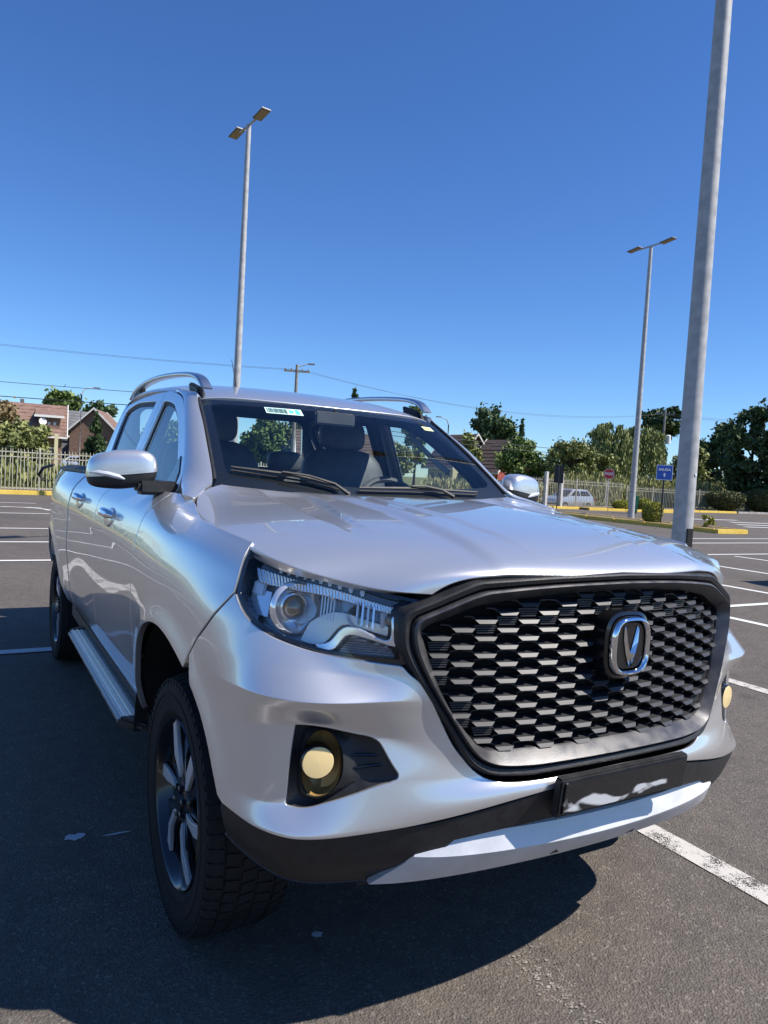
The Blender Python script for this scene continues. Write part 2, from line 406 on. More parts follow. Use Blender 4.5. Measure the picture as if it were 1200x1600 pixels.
def resample(P, h):
    P = list(P); o = []
    for a, b in zip(P, P[1:]+P[:1]):
        k = max(1, int(round(math.dist(a, b)/h)))
        for i in range(k): o.append((a[0]+(b[0]-a[0])*i/k, a[1]+(b[1]-a[1])*i/k))
    q = [o[0]]
    for p in o[1:]:
        if math.dist(p, q[-1]) > h*.12: q.append(p)
    return q
def inside(P, pts):
    P = np.array(P); x = pts[:, 0]; y = pts[:, 1]; r = np.zeros(len(pts), bool)
    for (x0, y0), (x1, y1) in zip(P, np.roll(P, -1, 0)):
        c = (y0 > y) != (y1 > y)
        if y1 != y0: r ^= c & (x < (x1-x0)*(y-y0)/(y1-y0)+x0)
    return r
def dist_to(P, pts):
    P = np.array(P); Q = np.roll(P, -1, 0); d = np.full(len(pts), 1e9)
    for a, b in zip(P, Q):
        ab = b-a; t = np.clip(((pts-a)@ab)/max(ab@ab, 1e-12), 0, 1)
        d = np.minimum(d, np.linalg.norm(pts-(a+t[:, None]*ab), axis=1))
    return d

def panel_data(chart, outline, holes=(), h=.018, gap=0.0, roll=.003, depth=.016, lift=0.0, open_center=False, vrows=()):
    out = resample(inset(outline, gap) if gap else ccw(outline), h*.8)
    if open_center: out = [(0.0 if p[0] < gap+.0012 else p[0], p[1]) for p in out]
    hs = [resample(ccw(q), h*.8) for q in holes]
    A = np.array(out); lo = A.min(0); hi = A.max(0)
    gx, gy = np.meshgrid(np.arange(lo[0]+h*.5, hi[0], h), np.arange(lo[1]+h*.5, hi[1], h*.9)); gx[1::2] += h*.5
    g = np.stack([gx.ravel(), gy.ravel()], 1)
    for vr_ in vrows:                                    # extra rows follow the creases
        g = g[np.abs(g[:, 1]-vr_) > h*.55]
    for vr_ in vrows:
        for dv in (-.0045, 0, .0045):
            us_ = np.arange(lo[0]+h*.4, hi[0], h*.8); g = np.concatenate([g, np.stack([us_, np.full(len(us_), vr_+dv)], 1)])
    k = inside(out, g) & (dist_to(out, g) > h*.45)
    for q in hs: k &= ~inside(q, g) & (dist_to(q, g) > h*.45)
    g = g[k]
    pts = list(out); loops = [list(range(len(out)))]
    for q in hs: loops.append(list(range(len(pts), len(pts)+len(q)))); pts += q
    nb = len(pts); pts += [tuple(p) for p in g]
    edges = [(a, b) for lp in loops for a, b in zip(lp, lp[1:]+lp[:1])]
    r = delaunay_2d_cdt([Vector(p) for p in pts], edges, [], 0, 1e-6)
    V2 = np.array([tuple(v) for v in r[0]]); T = np.array(r[2])
    c = V2[T].mean(1); k = inside(out, c)
    for q in hs: k &= ~inside(q, c)
    T = T[k]
    a = V2[T]; ar = (a[:, 1, 0]-a[:, 0, 0])*(a[:, 2, 1]-a[:, 0, 1])-(a[:, 2, 0]-a[:, 0, 0])*(a[:, 1, 1]-a[:, 0, 1])
    T = T[np.abs(ar) > 1e-9]; ar = ar[np.abs(ar) > 1e-9]
    T[ar < 0] = T[ar < 0][:, ::-1]
    if chart.flip < 0: T = T[:, ::-1]
    P = chart.f(V2[:, 0], V2[:, 1]); Nn = chart.normal(V2[:, 0], V2[:, 1])
    if open_center: Nn[V2[:, 0] < 1e-6, 0] = 0
    P = P+Nn*lift
    verts = [tuple(p) for p in P]; nor = [tuple(n) for n in Nn]; faces = [tuple(t) for t in T]
    # rolled edge: ring B rounds over, ring C goes in
    for lp, orig in zip(loops, [out]+hs):
        m = r[3] if False else None
        idx = []
        for p in orig:
            idx.append(int(np.argmin(((V2-np.array(p))**2).sum(1))))
        idx = [i for j, i in enumerate(idx) if i != idx[j-1]]
        L = len(idx); Pb = P[idx]; Nb = Nn[idx]
        tg = np.roll(Pb, -1, 0)-np.roll(Pb, 1, 0); tg /= np.maximum(np.linalg.norm(tg, axis=1, keepdims=True), 1e-9)
        o = np.cross(tg, Nb)*(1 if chart.flip > 0 else -1)
        # outline runs ccw in the chart: outside lies to its right; holes run ccw round the hole: material lies outside
        if lp is not loops[0]: o = -o
        o /= np.maximum(np.linalg.norm(o, axis=1, keepdims=True), 1e-9)
        skip = [open_center and orig is out and V2[i, 0] < 1e-6 for i in idx]
        b0 = len(verts)
        for j in range(L):
            verts.append(tuple(Pb[j]+o[j]*roll-Nb[j]*roll)); nor.append(tuple(o[j]))
        c0 = len(verts)
        for j in range(L):
            verts.append(tuple(Pb[j]+o[j]*roll-Nb[j]*(roll+depth))); nor.append(tuple(o[j]))
        for j in range(L):
            j2 = (j+1) % L
            if skip[j] and skip[j2]: continue
            q1 = (idx[j], b0+j, b0+j2, idx[j2]); q2 = (b0+j, c0+j, c0+j2, b0+j2)
            fl = (chart.flip < 0) ^ (lp is not loops[0])
            faces += [q1[::-1], q2[::-1]] if fl else [q1, q2]
    return np.array(verts), faces, np.array(nor)

def put(name, data, mat, parent=None, side=1, loc=None):
    v, f, n = data
    if side < 0:
        v = v*[-1, 1, 1]; n = n*[-1, 1, 1]; f = [tuple(q)[::-1] for q in f]
    return obj(name, v, f, mat, parent, normals=n)
def put_both(name, data, mat, parent=None):
    """one mesh that spans the centre line"""
    v, f, n = data; L = len(v)
    ctr = np.abs(v[:, 0]) < 1e-5; mp = np.where(ctr, np.arange(L), np.arange(L)+L)
    V = np.concatenate([v, v*[-1, 1, 1]]); Nn = np.concatenate([n, n*[-1, 1, 1]])
    F = list(f)+[tuple(int(mp[i]) for i in q)[::-1] for q in f]
    used = sorted({i for q in F for i in q}); rm = {a: b for b, a in enumerate(used)}
    return obj(name, V[used], [tuple(rm[i] for i in q) for q in F], mat, parent, normals=Nn[used])

def arch_uv(ay, a0, a1, r=ARCH_R, n=26):
    return [tuple(q) for q in BODY.inv([(ay+r*math.cos(t), WHEEL_Z+r*math.sin(t)) for t in np.linspace(rad(a0), rad(a1), n)], 'yz')]
VT = V_ARC[-1]
def U_at(y, v): 
    """U where the side reaches y at section height v"""
    s = np.linspace(1.2, S_ARC[-1], 500); return float(np.interp(y, BODY.f(s, np.full(500, v))[:, 1], s))
def V_at(u, z):
    s = np.linspace(0, VT, 200); return float(np.interp(z, BODY.f(np.full(200, u), s)[:, 2], s))
def seam(y, v0, v1, n=14): return [(U_at(y, v), v) for v in np.linspace(v0, v1, n)]

# outlines on the body chart (half, metres)
BND = seg((0,.139),(.223,.134),(.37,.128),(.507,.127),(.637,.124),(.763,.121),(.848,.119),(.93,.130),(1.020,.142), n=6)
ARCH_F_FRONT = [p for p in arch_uv(AX_F, 180+8, 104, n=30)]
ARCH_F_FRONT = [p for p in ARCH_F_FRONT if p[1] > .146]
SEAM_BF = seg((1.247,.470),(1.203,.520),(1.137,.576),(1.078,.656), n=6)
i_cut = min(range(len(ARCH_F_FRONT)), key=lambda i: abs(ARCH_F_FRONT[i][0]-1.247))
HL_LOW = seg((1.072,.656),(1.028,.619),(.961,.588),(.849,.579),(.713,.584),(.605,.597), n=6)
GR_OUT = seg((.594,.594),(.565,.544),(.496,.394),(.440,.275),(.413,.224),(.375,.196),(.283,.176),(.122,.181),(0,.186), n=6)
FOG = join(seg((.843,.326),(.852,.27),(.857,.206), n=5), seg((.851,.196),(.827,.189),(.76,.190), n=4), seg((.683,.193),(.612,.199), n=5),
           seg((.597,.206),(.591,.224),(.600,.248), n=3), seg((.636,.308),(.650,.319),(.69,.322), n=3), seg((.734,.323),(.838,.329), n=5))

bumper_out = join(BND, ARCH_F_FRONT[:i_cut], SEAM_BF, HL_LOW, GR_OUT, seg((0,.186),(0,.139), n=4))
front_bumper = put_both('front_bumper', panel_data(BODY, bumper_out, [FOG], h=.013, gap=.0048, roll=.004, depth=.02, open_center=True, vrows=[V_ARC[3], V_ARC[4], V_ARC[5], V_ARC[6]]), PAINT, truck)
front_bumper['label'] = 'silver painted front bumper with fog lamp openings'

# black lower cladding
low_out = join(BND, seg((1.022,.137),(1.045,.06),(1.062,.0), n=4), seg((1.062,0),(.86,0),(.648,.0), n=6), seg((.648,0),(.566,.056),(.486,.086),(.452,.099), n=4),
               seg((.452,.099),(.329,.099),(.181,.098),(0,.098), n=5), seg((0,.098),(0,.139), n=3))
put_both('bumper_cladding', panel_data(BODY, [(u, v-.003) for u, v in low_out], [], h=.014, roll=.003, depth=.03, lift=-.004, open_center=True), BLK, truck)

# fenders, doors, bed sides
SILL = .098
def fender_out():
    a = arch_uv(AX_F, 104, 4, n=30)
    a = [p for p in arch_uv(AX_F, 150, 0, n=44) if p[0] >= 1.247 and p[1] > SILL]
    top = [(u, VT) for u in np.linspace(U_at(.52, VT), 1.11, 30)]
    return join(a, [(U_at(.52, SILL), SILL)], seam(.52, SILL, VT), top, seg((1.108,VT),(1.092,.735),(1.083,.69),(1.080,.66), n=4), SEAM_BF[::-1])
for sd_ in (-1, 1):
    put('fender', panel_data(BODY, fender_out(), [], h=.016, gap=.0050), PAINT, truck, sd_)
DOORS = {}
def door_low(y0, y1): return join(seam(y0, VT-.001, SILL), [(u, SILL) for u in np.linspace(U_at(y0, SILL), U_at(y1, SILL), 20)], seam(y1, SILL, VT-.001), [(u, VT-.001) for u in np.linspace(U_at(y1, VT), U_at(y0, VT), 24)])
d_front = panel_data(BODY, door_low(.52, 1.50), [], h=.026, gap=.0052); d_rear = panel_data(BODY, door_low(1.50, 2.41), [], h=.026, gap=.0052)
for sd_ in (-1, 1):
    DOORS['f', sd_] = put('front_door', d_front, PAINT, truck, sd_); DOORS['r', sd_] = put('rear_door', d_rear, PAINT, truck, sd_)
def bed_out():
    a = [p for p in arch_uv(AX_R, 176, 8, n=40) if p[1] > SILL]
    return join(seam(2.44, VT-.001, .09), [(U_at(2.55, .09), .09)], a, [(U_at(3.72, .16), .16), (U_at(4.1, .16), .16), (S_ARC[-1], .17)], [(S_ARC[-1], v) for v in np.linspace(.2, VT-.001, 12)],
                [(u, VT-.001) for u in np.linspace(S_ARC[-1], U_at(2.44, VT), 40)])
bed_data = panel_data(BODY, bed_out(), [], h=.028, gap=.0050)
for sd_ in (-1, 1): put('bed_side', bed_data, PAINT, truck, sd_)

# sills under the doors
for sd_ in (-1, 1):
    MB().box((min(sd_*.72, sd_*.855), .46, .40), (max(sd_*.72, sd_*.855), 2.68, .485)).build('sill', BLK, truck, bevel=.01)

# ------------------------------------------------------------------ hood
def grid_data(f, u0, u1, nu, v0, v1, nv, flip=1, eps=1e-3, us=None):
    us = np.linspace(u0, u1, nu) if us is None else np.asarray(us); nu = len(us); vs_ = np.linspace(v0, v1, nv)
    A, B = np.meshgrid(us, vs_, indexing='ij'); P = f(A, B)
    n = np.cross(f(A+eps, B)-f(A-eps, B), f(A, B+eps)-f(A, B-eps))*flip
    n /= np.maximum(np.linalg.norm(n, axis=-1, keepdims=True), 1e-12)
    F = []
    for i in range(nu-1):
        for j in range(nv-1):
            q = (i*nv+j, (i+1)*nv+j, (i+1)*nv+j+1, i*nv+j+1); F.append(q if flip > 0 else q[::-1])
    return P.reshape(-1, 3), F, n.reshape(-1, 3), nu, nv
def rim_grid(P, F, Nn, nu, nv, flip, roll=.003, depth=.018):
    """rolled edge round a grid patch"""
    loop = [i*nv for i in range(nu)]+[(nu-1)*nv+j for j in range(1, nv)]+[i*nv+nv-1 for i in range(nu-2, -1, -1)]+[j for j in range(nv-2, 0, -1)]
    Pb = P[loop]; Nb = Nn[loop]; tg = np.roll(Pb, -1, 0)-np.roll(Pb, 1, 0); tg /= np.maximum(np.linalg.norm(tg, axis=1, keepdims=True), 1e-9)
    o = np.cross(tg, Nb)*flip; o /= np.maximum(np.linalg.norm(o, axis=1, keepdims=True), 1e-9)
    L = len(loop); b0 = len(P); V = np.concatenate([P, Pb+o*roll-Nb*roll, Pb+o*roll-Nb*(roll+depth)]); NN = np.concatenate([Nn, o, o])
    for j in range(L):
        k = (j+1) % L; a = (loop[j], b0+j, b0+k, loop[k]); b = (b0+j, b0+L+j, b0+L+k, b0+k)
        F = F+[a, b] if flip > 0 else F+[a[::-1], b[::-1]]
    return V, F, NN
_us = np.sin(np.linspace(-1, 1, 121)*math.pi/2*.92)/math.sin(math.pi/2*.92)*.9915
def hood_f(F_, R_): return hood(F_, np.clip(R_, 0, 10))
P_, F_, N_, a_, b_ = grid_data(hood_f, -1, 1, 121, .03, 9.97, 110, 1, us=_us)
V_, F_, N_ = rim_grid(P_, F_, N_, a_, b_, 1, .003, .022)
obj('hood', V_, F_, PAINT, truck, normals=N_)

# ------------------------------------------------------------------ greenhouse
GX = natural_spline([1.20, 1.26, 1.34, 1.42, 1.47, 1.567, 1.646, 1.71, 1.78], np.array([[.800], [.776], [.745], [.7165], [.6985], [.663], [.633], [.604], [.570]]))
def side_glass(y, z):
    y = np.asarray(y, float); z = np.asarray(z, float)
    return np.stack([GX(z)[..., 0]-.010*((y-1.5)/1.1)**2, y, z], -1)
SIDE = Chart(side_glass, .4, 2.75, 1.2, 1.78, flip=1)
ZC = natural_spline([.93, 1.0, 1.1, 1.21, 1.345, 1.725, 2.17, 2.46, 2.62], np.array([[1.667], [1.690], [1.716], [1.738], [1.760], [1.790], [1.798], [1.774], [1.748]]))
def roof_f(x, t):
    x = np.asarray(x, float); t = np.asarray(t, float); yf = .93+.236*x**2; y = yf+(2.58-yf)*t
    return np.stack([x, y, ZC(y)[..., 0]-(.022*(np.abs(x)/.60)**2+.028*(np.abs(x)/.60)**8)], -1)
P_, F_, N_, a_, b_ = grid_data(roof_f, -.594, .594, 81, 0.0, 1.0, 60, 1)
V_, F_, N_ = rim_grid(P_, F_, N_, a_, b_, 1, .003, .02)
roof = obj('roof', V_, F_, PAINT, truck, normals=N_)
def cant(y): return float(ZC(y)[0])-.058
A_LINE = np.array([(.800,.40,1.262),(.775,.50,1.292),(.742,.62,1.342),(.700,.777,1.468),(.664,.93,1.566),(.634,1.07,1.645),(.614,1.21,1.684),(.602,1.34,1.704)])
def _sc(b): x = .672+(.594-.672)*b; return (x+.006, .45+(1.0-.45)*b-.0264*b*(1-b)-.003, 1.308+(1.656-1.308)*b+.0398*b*(1-b)+.004)
W_LINE = np.array([(.790,.268,1.262), (.712,.392,1.297), _sc(.055), _sc(.42), _sc(.70), _sc(.965), (.594,1.04,1.682), (.594,1.34,1.716)])
_al = natural_spline(range(8), A_LINE); _wl = natural_spline(range(8), W_LINE)
def pillar_f(t, r):
    t = np.asarray(t, float)[..., None]; a = _al(r); w = _wl(r); out = np.array([.70, -.55, .30])
    return a*(1-t)+w*t+out*(4*t*(1-t)*.024*np.clip(1.0-.12*np.asarray(r, float)[..., None], .3, 1))
P_, F_, N_, a_, b_ = grid_data(pillar_f, 0, 1, 16, 0, 7, 60, -1)
V_, F_, N_ = rim_grid(P_, F_, N_, a_, b_, -1, .002, .02)
for sd_ in (-1, 1): put('a_pillar', (V_, F_, N_), PAINT, truck, sd_)

# door frames and windows (chart: y, z)
TOPY = [(y, cant(y)+.002) for y in np.linspace(1.34, 2.50, 16)]
BM = 1.53   # door seam at the B pillar
fd_out = join(seg((.60,1.262),(.605,1.30),(.63,1.345),(.777,1.464),(.93,1.562),(1.07,1.640),(1.21,1.680),(1.34,1.701), n=5), [p for p in TOPY if p[0] < BM-.01], [(BM, cant(BM)+.002), (BM, 1.262)], [(x, 1.262) for x in np.linspace(BM-.01, .61, 14)])
fd_win = join(seg((.70,1.283),(.72,1.335),(.80,1.408),(.94,1.503),(1.10,1.588),(1.18,1.620), n=4), seg((1.22,1.634),(1.32,1.652),(1.44,1.664), n=3), [(1.475, 1.660), (1.48, 1.283)], [(x, 1.283) for x in np.linspace(1.46, .72, 10)])
rd_out = join([(BM, 1.262), (BM, cant(BM)+.002)], [p for p in TOPY if p[0] > BM+.01], seg((2.50, cant(2.50)+.002), (2.545,1.68), (2.55,1.60), (2.50,1.45), (2.44,1.32), (2.42,1.262), n=4), [(x, 1.262) for x in np.linspace(2.41, BM+.01, 14)])
rd_win = join([(1.645, 1.283), (1.645, 1.664), (1.665, 1.676)], seg((1.70,1.678),(1.95,1.690),(2.25,1.690),(2.39,1.672), n=4), seg((2.44,1.648),(2.43,1.58),(2.37,1.43),(2.31,1.30), n=4), [(2.30, 1.283)], [(x, 1.283) for x in np.linspace(2.25, 1.70, 8)])
fd_data = panel_data(SIDE, fd_out, [fd_win], h=.02, gap=.0045, roll=.003, depth=.02)
rd_data = panel_data(SIDE, rd_out, [rd_win], h=.02, gap=.0045, roll=.003, depth=.02)
def pane_data(chart, out, lift, h=.04): return panel_data(chart, out, [], h=h, roll=.0005, depth=.003, lift=lift)
fg = pane_data(SIDE, inset(fd_win, -.008), -.014); rg = pane_data(SIDE, inset(rd_win, -.008), -.014)
sealf = panel_data(SIDE, inset(fd_win, -.004), [inset(fd_win, .016)], h=.03, lift=-.010, roll=.002, depth=.004)
sealr = panel_data(SIDE, inset(rd_win, -.004), [inset(rd_win, .020)], h=.03, lift=-.010, roll=.002, depth=.004)
for sd_ in (-1, 1):
    for key, dd, gd, sl in (('f', fd_data, fg, sealf), ('r', rd_data, rg, sealr)):
        D = DOORS[key, sd_]
        put('window_frame', dd, PAINT, D, sd_); put('window_glass', gd, GLD, D, sd_); put('window_seal', sl, BLK, D, sd_)
# black sail behind the mirror
sail = panel_data(SIDE, join([(.655, 1.268), (.665, 1.335), (.735, 1.398), (.80, 1.290), (.81, 1.268)]), [], h=.03, lift=.004)
# roof side strip above the doors and C pillar / cab corner
def cstrip(y, t):
    y = np.asarray(y, float); t = np.asarray(t, float); z0 = ZC(y)[..., 0]
    x = .6035-.010*t; return np.stack([x, y, z0-.062+(.062-.0482)*t], -1)
P_, F_, N_, a_, b_ = grid_data(cstrip, 1.32, 2.58, 40, 0, 1, 3, 1)
for sd_ in (-1, 1): put('roof_gutter', (P_, F_, N_), PAINT, truck, sd_)
cp_out = join([(2.425, 1.25), (2.45, 1.33), (2.51, 1.46), (2.556, 1.60), (2.556, 1.68), (2.505, cant(2.505)+.006), (2.575, cant(2.57)+.006), (2.585, 1.67), (2.58, 1.5), (2.56, 1.38), (2.54, 1.25)])
cpd = panel_data(SIDE, cp_out, [], h=.02, roll=.003, depth=.03)
for sd_ in (-1, 1): put('c_pillar', cpd, PAINT, truck, sd_)

# windscreen
def screen(a, b):
    a = np.asarray(a, float); b = np.asarray(b, float)
    x = a*(.672+(.594-.672)*b); yb = .375+.075*a**2; zb = 1.268+.040*a**2; yt = .925+.075*a**2; zt = 1.668-.012*a**2
    bow = .012*4*b*(1-b)
    return np.stack([x, yb+(yt-yb)*b-bow*.55, zb+(zt-zb)*b+bow*.83], -1)
SCREEN = Chart(screen, -1, 1, 0, 1, flip=1, nu=40, nv=30)
P_, F_, N_, a_, b_ = grid_data(screen, -.995, .995, 50, 0, .995, 30, 1)
windscreen = obj('windscreen', P_, F_, GLS, truck, normals=N_)
def rrect(x0, x1, y0, y1, rx, ry, n=6):
    o = []
    for cx, cy, a in ((x1-rx, y0+ry, -90), (x1-rx, y1-ry, 0), (x0+rx, y1-ry, 90), (x0+rx, y0+ry, 180)):
        for k in range(n+1):
            t = rad(a+90*k/n); o.append((cx+rx*math.cos(t), cy+ry*math.sin(t)))
    return o
frit = panel_data(SCREEN, [(-.99,.004),(.99,.004),(.99,.985),(-.99,.985)], [rrect(-.925,.925,.115,.925,.07,.06)], h=.05, roll=.0003, depth=.001, lift=-.004)
obj('frit_band', *frit[:2], principled('black_enamel', (.004, .004, .005), .35), windscreen, normals=frit[2])
# rubber along the screen sides
for sd_ in (-1, 1):
    q = [screen(sd_*.992, b)+np.array([0, -.001, .001]) for b in np.linspace(.03, .985, 14)]
    MB().tube(q, .006, 6).build('screen_seal', BLK, truck, smooth=True)
# stickers on the screen
MINT = principled('mint_sticker', (.62, .86, .80), .5); INKM = principled('ink_dark', (.08, .16, .15), .6); YEL = principled('pale_yellow_sticker', (.62, .66, .42), .5); TEAL = principled('teal_ink', (.10, .62, .50), .5)
def decal(name, a0, a1, b0, b1, mat, parent, lift=.0015, skew=0.0):
    A, B = np.meshgrid([a0, a1], [b0, b1], indexing='ij'); P = screen(A, B+skew*(A-a0)); n = SCREEN.normal(A, B); P = (P+n*lift).reshape(-1, 3)
    return obj(name, P, [(0, 2, 3, 1)], mat, parent, smooth=False)
stk = decal('inspection_sticker', -.555, -.285, .832, .908, MINT, windscreen)
for k in range(12): decal('barcode_bar', -.545+k*.0125, -.5375+k*.0125+(.002 if k % 3 else 0), .842, .898, INKM, stk, .0022)
decal('sticker_band', -.335, -.305, .842, .898, TEAL, stk, .0022); decal('sticker_band', -.382, -.350, .852, .888, TEAL, stk, .0022)
stk2 = decal('expiry_sticker', .775, .875, .805, .865, YEL, windscreen)
decal('sticker_band', .79, .85, .818, .850, principled('pale_green_ink', (.55, .62, .25), .6), stk2, .0022)
# ------------------------------------------------------------------ grille
def gsurf(x, z): return -.866+.34*np.asarray(x)**2+.055*(np.asarray(z)-.72)
def mirror_poly(h):  # half outline from top centre round to bottom centre -> closed loop
    return list(h)+[(-x, z) for x, z in reversed(h) if abs(x) > 1e-6]
G_IN = join(seg((0,1.115),(.138,1.112),(.293,1.099),(.400,1.082), n=6), seg((.409,1.079),(.514,1.035), n=8), seg((.524,1.028),(.529,1.018),(.526,1.002), n=3),
            seg((.512,.958),(.470,.858),(.424,.790), n=6), seg((.406,.770),(.377,.750),(.345,.745), n=4), seg((.297,.743),(.122,.746),(0,.748), n=6))
G_OUT = join(seg((0,1.161),(.228,1.154),(.416,1.141), n=6), seg((.428,1.137),(.572,1.070), n=8), seg((.580,1.062),(.583,1.045),(.582,.990), n=3),
             seg((.576,.973),(.553,.930),(.495,.840),(.440,.748), n=6), seg((.420,.722),(.385,.698),(.345,.690), n=4), seg((.278,.687),(.120,.695),(0,.697), n=6))
def arc_resample(P, n):
    P = np.array(P+[P[0]]); t = np.r_[0, np.cumsum(np.linalg.norm(np.diff(P, axis=0), axis=1))]
    return np.stack([np.interp(np.linspace(0, t[-1], n, endpoint=False), t, P[:, k]) for k in (0, 1)], 1)
def half_match(h, n): 
    P = np.array(h); t = np.r_[0, np.cumsum(np.linalg.norm(np.diff(P, axis=0), axis=1))]; t /= t[-1]
    return np.stack([np.interp(np.linspace(0, 1, n), t, P[:, k]) for k in (0, 1)], 1)
hi_, ho_ = half_match(G_IN, 90), half_match(G_OUT, 90)
RI = np.concatenate([hi_, (hi_*[-1, 1])[-2:0:-1]]); RO = np.concatenate([ho_, (ho_*[-1, 1])[-2:0:-1]])
def ring_loft(rings, name, mat, parent, sharp=28):
    L = len(rings[0]); v = np.concatenate(rings); f = []
    for k in range(len(rings)-1):
        for i in range(L):
            j = (i+1) % L; f.append((k*L+i, k*L+j, (k+1)*L+j, (k+1)*L+i))
    return obj(name, v, f, mat, parent, sharp=sharp)
def gring(t, off): 
    q = RO*(1-t)+RI*t; return np.stack([q[:, 0], gsurf(q[:, 0], q[:, 1])+off, q[:, 1]], 1)
grille = ring_loft([gring(-.10, .05), gring(-.06, .012), gring(.02, -.006), gring(.10, -.008), gring(.28, -.004), gring(.36, .006), gring(.42, .010)], 'grille', BLK, truck)
grille['label'] = 'black honeycomb radiator grille in a graphite frame'
ring_loft([gring(.40, .012), gring(.43, -.010), gring(.50, -.014), gring(.93, .014), gring(1.0, .020), gring(1.0, .06)], 'grille_frame', GREYF, grille)
# backing
gb = [p for p in map(tuple, RI*[1.06, 1])]
v_ = [(x, gsurf(x, z)+.075, z) for x, z in gb]; obj('grille_backing', v_+[(0, gsurf(0, .93)+.075, .93)], [(i, (i+1) % len(gb), len(gb)) for i in range(len(gb))], DARK, grille, smooth=False)

# one fin: a lip that faces up and forward with raised wings, shared mesh
PX_, PZ_ = .0543, .0397
def fin_mesh(ribbed=False):
    w = PX_*.98; b = MB()
    top = [(-w, .0125, .006), (-w*.60, .0125, .006), (-w*.34, .0, .0), (w*.34, .0, .0), (w*.60, .0125, .006), (w, .0125, .006)]
    # lip front face (y negative is forward): columns of (x, z, yshift)
    def P(x, z, y): return (x, y, z)
    lip_t = [P(-w*.54, .0022, -.003), P(w*.54, .0022, -.003)]; lip_b = [P(-w*.37, -.0072, -.009), P(w*.37, -.0072, -.009)]
    back_t = [P(-w*.62, .0105, .040), P(w*.62, .0105, .040)]; under = [P(-w*.35, -.0084, -.005), P(w*.35, -.0084, -.005)]
    ub = [P(-w*.5, .004, .038), P(w*.5, .004, .038)]
    b.add(lip_t+lip_b+back_t+under+ub, [(0, 2, 3, 1), (4, 0, 1, 5), (2, 6, 7, 3), (6, 8, 9, 7), (0, 4, 8, 6, 2), (1, 3, 7, 9, 5)])
    # wings that tie it to the fins half a pitch up
    for s in (-1, 1):
        a = [P(s*w*.50, .0045, -.001), P(s*w*.62, .0105, .004), P(s*w*1.02, .0115, .006), P(s*w*1.02, .0085, .007), P(s*w*.64, .0070, .005), P(s*w*.49, .0005, -.001)]
        bk = [(x, y+.034, z+.001) for x, y, z in a]
        b.add(a+bk, [(0, 1, 4, 5), (1, 2, 3, 4), (0, 6, 7, 1), (1, 7, 8, 2), (5, 4, 10, 11), (4, 3, 9, 10)])
    if ribbed:
        for k in range(4):
            z = -.0135-.0058*k; b.box((-w*.52+.002*k, .004, z-.0016), (w*.52-.002*k, .012, z+.0016))
    b.v = [(x, y*.85, z*.92) for x, y, z in b.v]
    me = bpy.data.meshes.new('grille_fin'); me.from_pydata(b.v, [], b.f); me.update()
    bm = bmesh.new(); bm.from_mesh(me); bmesh.ops.recalc_face_normals(bm, faces=bm.faces); bm.to_mesh(me); bm.free()
    me.materials.append(FINM); return me
FIN, FINR = fin_mesh(), fin_mesh(True)
gin = np.array(RI)*[.995, 1]
nfin = 0
for c in range(-13, 14):
    for r in range(16):
        x = c*PX_; z = 1.106-r*PZ_-(PZ_/2 if c % 2 else 0)
        if not (inside(gin, np.array([[x, z-.002], [x, z+.004]])).all()): continue
        if abs(x) < .082 and abs(z-.984) < .082: continue
        dedge = float(dist_to(gin, np.array([[x, z-.01]]))[0])
        ribbed = (dedge < .038 and z > .80) or (dedge < .055 and z > 1.03)
        o = bpy.data.objects.new('grille_fin', FINR if ribbed else FIN); COL.objects.link(o); o.parent = grille
        sl = math.atan(.68*x); o.location = (x, float(gsurf(x, z))+.020, z); o.rotation_euler = (rad(-6), 0, sl)
        sc_ = 1.0 if dedge > .02 else .85
        o.scale = (sc_, 1, 1); nfin += 1
# emblem: black mount, chrome rounded ring, dark plate, chrome V
def superell(a, b, n=48, e=3.2):
    o = []
    for k in range(n):
        t = 2*math.pi*k/n; c, s = math.cos(t), math.sin(t)
        o.append((a*math.copysign(abs(c)**(2/e), c), b*math.copysign(abs(s)**(2/e), s)))
    return np.array(o)
ey, ez = float(gsurf(0, .984)), .984
def el(a, b, y, e=3.2): q = superell(a, b, e=e); return np.stack([q[:, 0], np.full(len(q), y), q[:, 1]+ez], 1)
emb = ring_loft([el(.082, .088, ey+.03), el(.078, .084, ey-.012), el(.069, .076, ey-.016)], 'emblem', BLKG, truck)
emb['label'] = 'chrome ringed badge with a V mark at the grille centre'
ring_loft([el(.066, .0745, ey-.010), el(.0645, .0730, ey-.026), el(.061, .0695, ey-.033), el(.0575, .066, ey-.034), el(.054, .0625, ey-.030), el(.053, .0615, ey-.020)], 'emblem_ring', CHROME, emb, sharp=60)
q = el(.049, .0575, ey-.022); obj('emblem_plate', np.concatenate([q, [[0, ey-.022, ez]]]), [(i, (i+1) % 48, 48) for i in range(48)], BLKG, emb, smooth=False)
for s in (-1, 1):   # two arms of the V, faceted
    A = [(s*.0205, .049), (s*.0245, .047), (s*.0235, .014), (s*.0125, -.024), (0, -.053), (0, -.016), (s*.0055, -.006)]
    top = [(x, ey-.024, ez+z) for x, z in A]; mid = [(s*.0222, ey-.029, ez+.042), (s*.0180, ey-.032, ez+.010), (s*.0080, ey-.033, ez-.020), (0, ey-.031, ez-.049)]
    v_ = top+mid; f_ = [(0, 1, 7), (1, 2, 8, 7), (2, 3, 9, 8), (3, 4, 10, 9), (4, 5, 9, 10), (5, 6, 9), (6, 8, 9), (6, 0, 7, 8)]
    obj('emblem_arm', v_, [q[::s] for q in f_], CHROME, emb, smooth=False)

